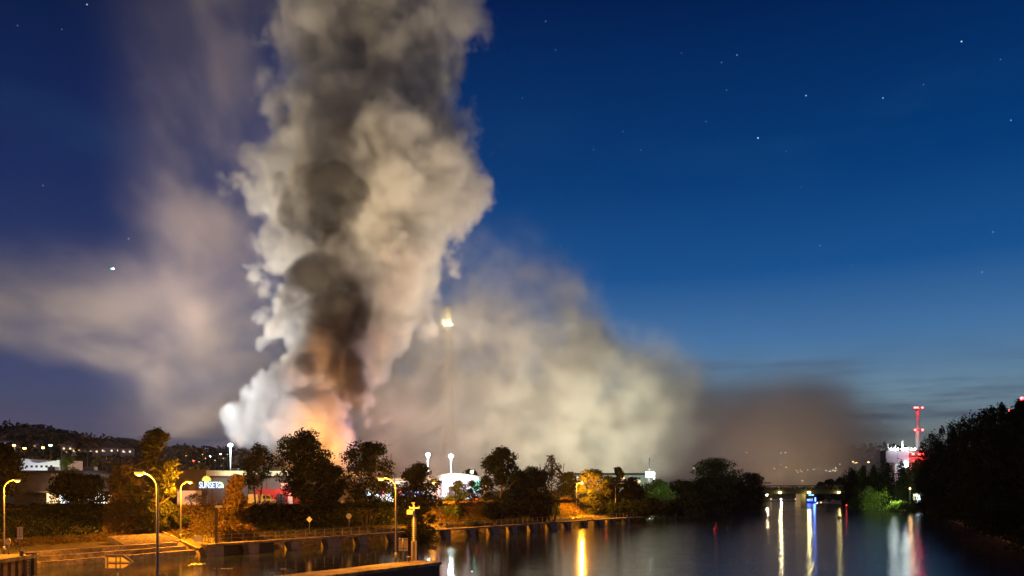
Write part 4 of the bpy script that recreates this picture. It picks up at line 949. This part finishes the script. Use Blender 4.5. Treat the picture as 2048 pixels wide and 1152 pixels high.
# stack
Y0 = 446; t = thing('chimney_stack', 'slim pale chimney stack with rings of red warning lights', 'chimney', (PX(1835, Y0), Y0, 2.5)); H = PZ(817, Y0) - 2.5; zz = lambda y: PZ(y, Y0) - 2.5
MB().tube([(0, 0, 0), (0, 0, H)], [1.3, .95], 20).build('shaft', mat('stack_concrete', (.5, .5, .5), .7, var=.08, scale=.4), t, True)
for y_ in (819, 862): MB().tube([(0, 0, zz(y_)), (0, 0, zz(y_) + .35)], 2.3, 20).build('gallery', M_steel, t)
for y_, xs_ in ((817.5, (-2.2, -.9, 1.9)), (862, (-2.0, 2.0)), (908, (-1.2, .4))):
    for x_ in xs_: MB().box((x_, -1.6, zz(y_) + .5), (.75, .6, .75)).build('warning_light', E_red, t)
light('warning_glow', 'POINT', (0, -3.4, zz(817)), 1200, (1, .03, .03), t, .4); light('warning_glow', 'POINT', (0, -3.4, zz(862)), 300, (1, .03, .03), t, .4)
light('stack_light', 'SPOT', (-14, -22, zz(898)), 14000, (.9, .9, .85), t, .5, (0, 0, zz(850)), 60)
# mast with red lights right edge, and small red lamp mast
Y0 = 330; t = thing('radio_mast', 'lattice mast with two red lights at the right edge above the black trees', 'mast', (PX(2042, Y0), Y0, 3)); H = PZ(797, Y0) - 3; m = MB()
for sx, sy in ((-.6, 0), (.6, 0), (0, .9)): m.tube([(sx, sy, 0), (sx * .3, sy * .3, H)], .1, 5)
for k in range(14): z0 = H * k / 14; w = .6 * (1 - .7 * k / 14); m.bar((-w, 0, z0), (w, 0, z0 + H / 14), .09)
m.build('lattice', M_redp, t)
for y_ in (797, 820): MB().box((0, -.6, PZ(y_, Y0) - 3), (.9, .5, .9)).build('warning_light', E_red, t); light('warning_glow', 'POINT', (0, -2, PZ(y_, Y0) - 3), 900, (1, .02, .02), t, .4)
Y0 = 210; t = thing('red_beacon', 'small red and white beacon shining through the double crowned black tree', 'beacon', (PX(1980, 178), 171, 2)); H = PZ(821, 171) - 2
MB().tube([(0, 0, 0), (0, 0, H)], .08, 6).build('pole', M_steel, t); MB().box((-.1, 0, H), (.3, .3, .3)).build('red_lamp', E_red, t); MB().box((.4, 0, H), (.22, .2, .22)).build('white_lamp', E_whitewin, t)
# lit kiosk on the right bank
Y0 = 312; t = thing('kiosk', 'small bright blue white lit kiosk with railings on the right bank', 'kiosk', (PX(1836, Y0), Y0, 1.8)); zz = lambda y: PZ(y, Y0) - 1.8
MB().box((0, 0, zz(988) / 2), (2.8, 2, zz(988))).build('wall', M_white, t); MB().box((0, -.1, zz(987)), (3.4, 2.6, .25)).build('roof', M_dark, t)
MB().box((-.35, -1.05, zz(996)), (1.5, .08, 2.0)).build('window', emis('kiosk_glow', (.75, .9, 1), 7), t); MB().box((1.25, -1.06, zz(996)), (.35, .1, 2.2)).build('blue_panel', emis('kiosk_blue', (.1, .4, 1), 4), t)
light('kiosk_light', 'WALL', (-1, -5, 2.8), 1900, (.8, .95, .8), t, .3); light('bush_light', 'WALL', (PX(1752, 312) - PX(1836, 312) + 4, -9, 4.6), 9000, (.9, 1, .45), t, .3)
t = thing('bank_railing', 'pale railing in front of the kiosk on the right bank', 'railing', (PX(1815, 306), 306, 2.0))
for i in range(9): MB().box((i * .6, 0, .55), (.07, .07, 1.1)).build('post', M_white, t)
MB().box((2.4, 0, 1.08), (5, .06, .06)).build('rail', M_white, t)
t = thing('globe_lamp', 'warm globe lamp above the railing on the right bank', 'lamp', (PX(1820, 309), 309, 2)); MB().tube([(0, 0, 0), (0, 0, PZ(978, 309) - 2)], .06, 6).build('post', M_steel, t); MB().tube([(0, 0, PZ(979, 309) - 2), (0, 0, PZ(977.5, 309) - 2), (0, 0, PZ(975, 309) - 2)], [.15, .4, .15], 10).build('globe', emis('amber_globe', (1, .6, .2), 5), t)
light('lamp_light', 'POINT', (0, -.8, PZ(977, 309) - 2), 500, (1, .6, .25), t, .2)

# ------------------------------------------------------------------ tall lit chimney top in the smoke
Y0 = 482; t = thing('tall_chimney', 'tall chimney whose floodlit top shines through the smoke', 'chimney', (PX(897, Y0), Y0, UZ)); zz = lambda y: PZ(y, Y0) - UZ
MB().tube([(0, 0, 0), (0, 0, zz(614))], [4.0, 2.1], 24).build('shaft', mat('chimney_concrete', (.2, .18, .15), .8, var=.05), t, True)
for x_ in (-.75, 1.0): MB().box((x_, -2.3, (zz(616) + zz(651)) / 2), (.35, .4, zz(616) - zz(651))).build('rib', M_white, t)
MB().tube([(0, 0, zz(653)), (0, 0, zz(652))], 3.2, 24).build('gallery', M_steel, t)
for x_ in (-2.4, -1.1, 1.1, 2.4): MB().box((x_, -2.2, zz(651)), (.6, .4, .5)).build('floodlight', E_white, t)
light('chimney_light', 'SPOT', (0, -26, zz(668)), 190000, (1, .78, .38), t, .3, (0, 0, zz(634)), 50)
for x_ in (-1.2, 1.2): light('chimney_light', 'SPOT', (x_, -7, zz(658)), 14000, (1, .86, .5), t, .2, (x_, -1.5, zz(642)), 60)

# ------------------------------------------------------------------ far houses and lights on the hills
def on_hill(px, py, y0=560, y1=1150, up=2.5):
    for Y in np.arange(y0, y1, 4.0):
        X = PX(px, Y); z = PZ(py, Y)
        if z <= h1(X, Y) + up: return X, Y, h1(X, Y)
    Y = 900.0; return PX(px, Y), Y, PZ(py, Y)
def house(label, px, py, group, wall, lit=E_warm, w=11, hgt=6, rz=0, n=2):
    X, Y, z = on_hill(px, py + 3, up=6); z += 2; t = thing('hill_house', label, 'house', (X, Y, z), rz, group)
    MB().box((0, 0, hgt / 2 - 1), (w, 9, hgt + 2)).build('wall', wall, t)
    MB().extr([(-w / 2 - .6, hgt), (w / 2 + .6, hgt), (0, hgt + w * .42)], -5, 5).build('roof', M_tile, t)
    for i in range(n): MB().box((-w * .25 + i * w * .5, -4.55, hgt * .5), (1.6, .15, 1.5)).build('window', lit, t)
hn = ['white gabled house', 'grey gabled house', 'small white house', 'wide house']
cols = [mat('house_white', (.6, .58, .55), .8), mat('house_grey', (.35, .33, .33), .8)]
for i, (px, py, lb) in enumerate([(10, 884, 'gabled house at the left edge of the hill'), (137, 893, 'gabled house right of the tallest unlit mast'), (160, 897, 'dim house between the hill trees'), (190, 899, 'white gabled house on the left hill'), (218, 897, 'wide dark roofed house on the left hill'), (236, 897, 'house with lit window right of the wide dark roof'), (255, 899, 'last house before the tall narrow tree'), (40, 892, 'house beside the orange hill light'), (70, 888, 'house above the second orange hill light')]):
    house(lb, px, py, 'houses on the left hill', cols[i % 2], w=12 if i != 4 else 18, rz=.3 * math.sin(i * 2.3))
lp = [(28, 891, E_orange), (86, 896, E_orange), (101, 891, emis('green_white', (.5, 1, .7), 30)), (133, 904, E_warm), (209, 903, E_warm), (250, 905, E_warm), (49, 897, E_orange), (387, 922, E_red), (411, 917, E_warm), (420, 913, E_white), (441, 909, E_white), (447, 917, E_warm), (398, 924, E_warm), (455, 909, E_warm), (430, 921, E_warm), (372, 912, E_warm), (405, 909, E_warm)]
E_far = emis('far_lamp_white', (.9, 1, .8), 24); E_far2 = emis('far_lamp_amber', (1, .6, .22), 20); E_far3 = emis('far_lamp_gold', (1, .85, .4), 18)
right_l = [(1548, 938, 1), (1554, 937, 1), (1562, 906, 0), (1571, 906, 0), (1561, 929, 3), (1572, 935, 1), (1592, 942, 1), (1596, 945, 1), (1601, 941, 2), (1604, 944, 2), (1615, 941, 2), (1628, 939, 0), (1638, 938, 2), (1646, 937, 2), (1652, 942, 0), (1657, 938, 0), (1659, 943, 0), (1665, 941, 2), (1670, 942, 2), (1672, 937, 0), (1682, 939, 0), (1694, 938, 0), (1699, 934, 0), (1680, 929, 1), (1706, 924, 1), (1712, 926, 1), (1737, 925, 1), (1388, 937, 2), (1493, 909, 2), (1605, 962, 2)]
def hill_lamp(px, py, m_, label, group, size=1.2, y0=560):
    X, Y, z = on_hill(px, py, y0, up=13); zl = PZ(py, Y)
    t = thing('hill_lamp', label, 'lamp', (X, Y, z), 0, group); hh_ = max(2.0, zl - z)
    MB().tube([(0, 0, -.5), (0, 0, hh_)], .12, 5).build('post', M_steel, t); MB().box((0, 0, hh_ + .2), (size * 1.3, size, size * .8)).build('lamp', m_, t)
for px, py, m_ in lp:
    lab = {28: 'orange lamp near the left edge of the hill', 86: 'bright orange lamp under the hill crest trees', 101: 'green white lamp under the hill crest trees', 387: 'red lamp far behind the lit floodlight mast'}.get(px)
    if not lab:
        rest = sorted(q[0] for q in lp if q[0] not in (28, 86, 101, 387)); lab = 'small pale light on the far left hillside, ' + ORD[rest.index(px)] + ' from the left'
    hill_lamp(px, py, m_, lab, 'lights on the left hillside', 0.6 if px > 120 else 1.5)
for px, py, k in right_l:
    same = sorted(q[0] * 2000 + q[1] for q in right_l if q[2] == k); od = (', ' + ORD[same.index(px * 2000 + py)] + ' from the left') if len(same) > 1 else ''
    hill_lamp(px, py, [E_far, E_far2, E_far3, E_bluegl][k], ['small white light on the hillside beyond the bridge', 'small amber light on the hillside beyond the bridge', 'small golden light on the hillside beyond the bridge', 'small blue light on the far hillside beyond the bridge'][k] + od, 'lights on the hillside beyond the bridge', 1.1)
for i, (px, py, lb) in enumerate([(1548, 945, 'pale house at the left of the lights beyond the bridge'), (1600, 948, 'house among the amber lights beyond the bridge'), (1655, 946, 'house among the brightest lights beyond the bridge'), (1695, 944, 'house at the right end of the lights beyond the bridge'), (1712, 930, 'house on the hill crest beside the poplars')]):
    house(lb, px, py, 'houses beyond the bridge', cols[i % 2], w=14)

t = thing('helicopter', 'tiny aircraft with a green light high in the sky on the left', 'helicopter', tuple(P(222, 537, 620)))
MB().tube([(-2.2, 0, 0), (-1.2, 0, .1), (.6, 0, .1), (1.8, 0, -.1), (2.2, 0, -.2)], [.3, .8, .9, .6, .2], 10).build('fuselage', M_dark, t, True)
MB().tube([(-2.0, 0, .2), (-5.6, 0, .6)], [.25, .1], 6).box((-5.6, 0, 1.0), (.5, .1, 1.0)).build('tail_boom', M_dark, t)
MB().box((0, 0, 1.25), (9, .22, .05)).box((0, 0, 1.25), (.22, 9, .06)).tube([(0, 0, .8), (0, 0, 1.3)], .1, 6).build('rotor', M_dark, t)
MB().box((1.2, -1.0, -.4), (1.4, .4, .4)).build('green_light', emis('green_nav', (.05, 1, .45), 22), t); MB().box((2.2, -1.0, -.4), (.7, .4, .4)).build('white_light', E_white, t)
light('grove_light', 'WALL', P(1338, 975, 232), 5000, (.85, 1, .55), None, .4)  # unseen lamp put in to light the grove trees
VOX = 0.75

# ------------------------------------------------------------------ smoke (volumes grown from procedural fields)
def vol_object(name, label, lo, hi, vox, field, m):
    nt = bpy.data.node_groups.new(name, 'GeometryNodeTree')
    nt.interface.new_socket('Geometry', in_out='OUTPUT', socket_type='NodeSocketGeometry')
    g = G(nt); o = g.n('NodeGroupOutput'); vc = g.n('GeometryNodeVolumeCube')
    vc.inputs['Min'].default_value = lo; vc.inputs['Max'].default_value = hi
    for i, a in enumerate('XYZ'): vc.inputs['Resolution ' + a].default_value = max(8, int((hi[i] - lo[i]) / vox))
    pos = g.n('GeometryNodeInputPosition').outputs[0]
    g.put(vc.inputs['Density'], field(g, pos))
    sm = g.n('GeometryNodeSetMaterial'); sm.inputs['Material'].default_value = m
    nt.links.new(vc.outputs[0], sm.inputs[0]); nt.links.new(sm.outputs[0], o.inputs[0])
    me = bpy.data.meshes.new(name); ob = bpy.data.objects.new(name, me); COL.objects.link(ob); me.materials.append(m)
    md = ob.modifiers.new('volume', 'NODES'); md.node_group = nt
    setp(ob, label, None, None, 'stuff'); return ob
def smoke_mat(name, col, dens, aniso=0.0):
    m = bpy.data.materials.new(name); m.use_nodes = True; nt = m.node_tree; nt.nodes.clear()
    o = nt.nodes.new('ShaderNodeOutputMaterial'); p = nt.nodes.new('ShaderNodeVolumePrincipled')
    p.inputs['Color'].default_value = (*col, 1); p.inputs['Density'].default_value = dens; p.inputs['Anisotropy'].default_value = aniso
    nt.links.new(p.outputs[0], o.inputs['Volume']); return m
def warp(g, pos, scale, amt, det=2):
    return g.v('ADD', pos, g.v('SCALE', g.v('SUBTRACT', g.noise(pos, scale, det, .5, True), (.5, .5, .5)), amt))
def sat(g, v): return g.m('MINIMUM', g.m('MAXIMUM', v, 0.0), 1.0)
D = 400.0
rows = [(940, 600, 95), (900, 598, 124), (830, 592, 142), (790, 606, 132), (760, 638, 132), (700, 688, 138), (640, 698, 158), (600, 704, 178), (550, 728, 196), (500, 742, 205), (440, 742, 220), (380, 738, 240), (340, 742, 240), (300, 752, 215), (250, 752, 200), (200, 735, 195), (150, 728, 200), (50, 745, 220), (-60, 762, 245)]
def column(g, pos):
    sz = g.sep(pos); up = g.maprange(sz[2], 60, 230); lowz = g.maprange(sz[2], 14, 75)
    wv = g.v('SCALE', g.v('SUBTRACT', g.noise(pos, .022, 3, .5, True), (.5, .5, .5)), g.m('MULTIPLY_ADD', lowz, 16.0, 4.0))
    sx = g.sep(g.v('ADD', pos, wv))
    cx = g.curve(sz[2], [(PZ(y, D), PX(c, D)) for y, c, h in rows], PZ(940, D), PZ(-60, D), -130, -40)
    R = g.curve(sz[2], [(PZ(y, D), h * D / F) for y, c, h in rows], PZ(940, D), PZ(-60, D), 0, 80)
    dx = g.m('SUBTRACT', sx[0], cx); dy = g.m('MULTIPLY', g.m('SUBTRACT', sx[1], D), 1.12)
    r = g.m('SQRT', g.m('ADD', g.m('MULTIPLY', dx, dx), g.m('MULTIPLY', dy, dy)))
    s = g.m('SUBTRACT', R, r)
    p2 = warp(g, warp(g, pos, .05, 8), .16, 4, 3)
    for sc, A in ((.032, 15), (.078, 8.5), (.19, 4.2), (.46, 2.0)):
        s = g.m('ADD', s, g.m('MULTIPLY', g.m('SUBTRACT', .42, g.vor(p2, sc)), A * 2))
    fb = g.noise(g.v('MULTIPLY', p2, (1, 1, .7)), .11, 6, .68)
    s = g.m('ADD', s, g.m('MULTIPLY', g.m('SUBTRACT', fb, .5), g.m('MULTIPLY_ADD', up, 14.0, 10.0)))
    edge = g.m('MULTIPLY_ADD', up, 9.0, 3.5)
    x = sat(g, g.m('DIVIDE', s, edge))
    x = g.m('MULTIPLY', x, g.m('MULTIPLY_ADD', up, -.45, 1.0))
    x = g.m('MULTIPLY', x, g.m('MULTIPLY_ADD', g.maprange(fb, .38, .60), .45, .55))
    return g.m('MULTIPLY', x, g.maprange(sz[2], 9, 14))
def soot(g, pos):
    p = warp(g, pos, .03, 34, 3); s = g.sep(p); tot = None
    for px, py, rx, rz, a in ((685, 470, 95, 60, 3.0), (690, 640, 80, 95, 2.2), (720, 760, 30, 60, 1.0), (655, 745, 40, 26, .5), (730, 330, 90, 60, .22), (680, 900, 26, 45, .7), (820, 400, 90, 60, .2)):
        k = D / F
        a_ = g.m('DIVIDE', g.m('SUBTRACT', s[0], PX(px, D)), rx * k); b = g.m('DIVIDE', g.m('SUBTRACT', s[2], PZ(py, D)), rz * k)
        c = g.m('DIVIDE', g.m('SUBTRACT', s[1], D - min(190, rx * 1.2 + 60) * k), 34.0)
        q = g.m('SUBTRACT', 1.0, g.m('ADD', g.m('ADD', g.m('MULTIPLY', a_, a_), g.m('MULTIPLY', b, b)), g.m('MULTIPLY', c, c)))
        q = g.m('MULTIPLY', g.m('MAXIMUM', q, 0.0), a); tot = q if tot is None else g.m('MAXIMUM', tot, q)
    wq = warp(g, warp(g, pos, .045, 18, 3), .15, 6, 2); n = g.maprange(g.noise(g.v('MULTIPLY', wq, (1, .6, .75)), .05, 6, .66), .44, .56)
    n = g.m('MULTIPLY', n, g.maprange(g.vor(wq, .09), .75, .25))
    return g.m('MULTIPLY', g.maprange(tot, 0.0, .6), g.m('MULTIPLY_ADD', n, 1.1, .02))
D2 = 462.0
def plume(g, pos):
    pw = warp(g, pos, .016, 30, 3); s = g.sep(pw); s0 = g.sep(pos)
    top = [(560, 900), (640, 620), (700, 500), (800, 455), (950, 452), (1050, 462), (1110, 480), (1170, 540), (1220, 610), (1270, 668), (1330, 700), (1400, 728), (1450, 775), (1480, 860)]
    zt = g.curve(s[0], [(PX(a, D2), PZ(b, D2)) for a, b in top], PX(560, D2), PX(1480, D2), 20, 170)
    h = g.m('SUBTRACT', zt, s[2])
    bl = g.m('MULTIPLY', g.m('SUBTRACT', .45, g.vor(pw, .035)), 18)
    bl = g.m('ADD', bl, g.m('MULTIPLY', g.m('SUBTRACT', .45, g.vor(pw, .085)), 9))
    h = g.m('ADD', h, bl)
    a = g.maprange(h, -6, 34)
    slope = g.m('ADD', s[0], g.m('MULTIPLY', g.m('SUBTRACT', PZ(760, D2), s[2]), .75))   # right side leans
    right = g.maprange(g.m('ADD', slope, g.m('MULTIPLY', bl, -.8)), PX(1500, D2), PX(1365, D2))
    dy = g.m('ABSOLUTE', g.m('SUBTRACT', s[1], D2)); dep = g.maprange(g.m('SUBTRACT', dy, bl), 52, 22)
    thick = g.curve(s0[2], [(PZ(960, D2), .9), (PZ(850, D2), 1.0), (PZ(700, D2), .85), (PZ(640, D2), .55), (PZ(560, D2), .22), (PZ(430, D2), .10)], PZ(960, D2), PZ(430, D2), 0, 1)
    n = g.maprange(g.noise(warp(g, g.v('MULTIPLY', pw, (1, .35, 1)), .06, 9, 3), .045, 7, .68), .42, .60)
    return g.m('MULTIPLY', g.m('MULTIPLY', a, right), g.m('MULTIPLY', g.m('MULTIPLY', dep, thick), g.m('MULTIPLY_ADD', n, .75, .25)))
D3 = 640.0
def farsmoke(g, pos):
    pw = warp(g, pos, .010, 45, 3); s = g.sep(pw)
    top = [(1240, 700), (1330, 722), (1400, 742), (1500, 752), (1600, 752), (1690, 756), (1740, 775), (1790, 830), (1830, 960)]
    zt = g.curve(s[0], [(PX(a, D3), PZ(b, D3)) for a, b in top], PX(1240, D3), PX(1830, D3), 10, 105)
    a = g.maprange(g.m('SUBTRACT', zt, s[2]), -8, 34)
    rt = g.m('MULTIPLY', g.maprange(s[0], PX(1800, D3), PX(1650, D3)), g.maprange(s[0], PX(1250, D3), PX(1340, D3)))
    dep = g.maprange(g.m('ABSOLUTE', g.m('SUBTRACT', s[1], D3)), 60, 20)
    n = g.maprange(g.noise(pw, .022, 4, .55), .3, .65)
    return g.m('MULTIPLY', g.m('MULTIPLY', a, rt), g.m('MULTIPLY', dep, g.m('MULTIPLY_ADD', n, .6, .4)))
D4 = 500.0
def drift(g, pos):
    pw = warp(g, pos, .010, 60, 4); s = g.sep(pw); s0 = g.sep(pos)
    # low band leaving to the left
    yc = g.curve(s[0], [(PX(-220, D4), PZ(560, D4)), (PX(0, D4), PZ(590, D4)), (PX(250, D4), PZ(630, D4)), (PX(450, D4), PZ(650, D4)), (PX(650, D4), PZ(650, D4))], PX(-220, D4), PX(650, D4), 60, 190)
    th = g.curve(s[0], [(PX(-220, D4), 34), (PX(0, D4), 38), (PX(250, D4), 44), (PX(450, D4), 60), (PX(650, D4), 75)], PX(-220, D4), PX(650, D4), 0, 100)
    q = g.m('DIVIDE', g.m('SUBTRACT', s[2], yc), th); band = g.maprange(g.m('ABSOLUTE', q), 1.05, .25)
    band = g.m('MULTIPLY', band, g.m('MULTIPLY_ADD', g.maprange(q, .6, -.8), .5, .5))
    # veil going up
    vx = g.curve(s[2], [(PZ(700, D4), PX(450, D4)), (PZ(500, D4), PX(430, D4)), (PZ(300, D4), PX(420, D4)), (PZ(0, D4), PX(400, D4)), (PZ(-80, D4), PX(400, D4))], PZ(700, D4), PZ(-80, D4), -220, -150)
    vq = g.m('DIVIDE', g.m('ABSOLUTE', g.m('SUBTRACT', s[0], vx)), 74.0); veil = g.maprange(vq, 1.0, .2)
    veil = g.m('MULTIPLY', veil, g.curve(s0[2], [(PZ(760, D4), .6), (PZ(600, D4), .9), (PZ(450, D4), .8), (PZ(380, D4), .65), (PZ(250, D4), .62), (PZ(-80, D4), .85)], PZ(760, D4), PZ(-80, D4), 0, 1))
    low = g.m('MULTIPLY', g.maprange(g.m('ABSOLUTE', g.m('SUBTRACT', s[0], PX(450, D4))), 34, 8), g.maprange(g.m('ABSOLUTE', g.m('SUBTRACT', s[2], PZ(815, D4))), 22, 5))
    st_ = g.v('MULTIPLY', pw, (1, .3, 2.4)); n = g.maprange(g.noise(st_, .017, 7, .66), .40, .64)
    n2 = g.maprange(g.noise(g.v('MULTIPLY', pw, (1, .3, .8)), .016, 7, .66), .44, .62)
    dep = g.maprange(g.m('ABSOLUTE', g.m('SUBTRACT', s[1], D4)), 45, 15)
    x = g.m('ADD', g.m('MULTIPLY', band, g.m('MULTIPLY_ADD', n, .85, .15)), g.m('MULTIPLY', veil, g.m('MULTIPLY_ADD', n2, .85, .18)))
    x = g.m('ADD', x, g.m('MULTIPLY', low, g.m('MULTIPLY', n, .7)))
    return g.m('MULTIPLY', x, dep)
vol_object('smoke_column', 'dense billowing grey brown smoke column rising from the fire', (-152, 328, 8), (6, 472, 258), VOX, column, smoke_mat('smoke_pale', (.88, .84, .76), .17))
vol_object('smoke_soot', 'dark sooty swirls inside the smoke column', (-130, 320, 10), (-15, 420, 258), 1.3, soot, smoke_mat('smoke_dark', (.12, .11, .10), .16))
vol_object('smoke_plume', 'broad pale smoke bank spreading low to the right of the column', (PX(560, D2), D2 - 66, 8), (PX(1520, D2) + 12, D2 + 66, 166), 1.4, plume, smoke_mat('smoke_beige', (.88, .85, .78), .075))
vol_object('smoke_far', 'unlit brown smoke bank drifting far down the river on the right', (PX(1240, D3), D3 - 62, 12), (PX(1830, D3), D3 + 62, 110), 3.2, farsmoke, smoke_mat('smoke_brown', (.60, .54, .50), .045))
vol_object('smoke_drift', 'thin ragged smoke veil drifting away to the left', (PX(-220, D4), D4 - 48, 40), (PX(700, D4), D4 + 48, 325), 2.6, drift, smoke_mat('smoke_thin', (.88, .83, .76), .024))

# unseen floodlights, fire, emergency and town lights that light the smoke
def glow(name, px, py, Y, power, col, tpx=None, tpy=None, tY=None, cone=110, rad=3.0):
    loc = P(px, py, Y)
    if tpx is None: return light(name, 'POINT', loc, power, col, None, rad)
    return light(name, 'SPOT', loc, power, col, None, rad, P(tpx, tpy, tY), cone, 1.0)
glow('unseen_floodlight', 300, 955, 385, 360000, (.80, .86, 1), 560, 800, 400, 50)
glow('unseen_floodlight', 330, 950, 372, 560000, (.86, .93, 1), 590, 540, 400, 44)
glow('unseen_floodlight', 300, 955, 420, 1600000, (1, .87, .74), 680, 220, 400, 66)
glow('unseen_floodlight', 1130, 955, 372, 1150000, (1, .84, .70), 820, 300, 400, 60)
glow('unseen_floodlight', 620, 940, 270, 2300000, (1, .80, .54), 700, -30, 400, 46)  # added front fill for the dim column top, no real lamp
glow('unseen_floodlight', 880, 955, 360, 240000, (1, .88, .78), 860, 700, 450, 90)
glow('unseen_floodlight', 1040, 955, 365, 330000, (1, .88, .70), 1000, 740, 450, 110)
glow('unseen_floodlight', 1200, 955, 365, 420000, (1, .95, .70), 1180, 780, 450, 110)
glow('unseen_floodlight', 1330, 955, 378, 170000, (1, .97, .74), 1290, 840, 450, 110)
glow('unseen_floodlight', 430, 950, 310, 560000, (.88, .88, 1), 575, 790, 395, 38)
glow('fire_glow', 692, 912, 364, 150000, (1, .40, .02))
glow('fire_glow', 672, 912, 350, 60000, (1, .56, .28), 650, 800, 400, 80)
glow('emergency_light', 772, 880, 388, 26000, (.34, .32, 1))
glow('town_glow', 230, 955, 390, 1350000, (1, .80, .66), 330, 560, 500, 85, 8)
glow('town_glow', 200, 955, 400, 1900000, (1, .74, .66), 380, 100, 500, 60, 8)
glow('town_glow', 60, 955, 450, 520000, (1, .84, .64), 120, 600, 500, 120, 8)
glow('town_glow', 1600, 962, 540, 230000, (1, .70, .42), 1590, 860, 640, 120, 8)
glow('town_glow', 1400, 955, 530, 170000, (1, .80, .74), 1420, 850, 640, 110, 8)

# thin night haze that carries the glow of the lamps
HZ = 0.00005
if HZ > 0:
    hb = MB().box((0, 600, 164), (2800, 1900, 336)); hm = smoke_mat('haze_air', (.9, .9, .92), HZ, .7)
    hz = hb.build('haze', hm); setp(hz, 'thin night haze over the river and the town', None, None, 'stuff')
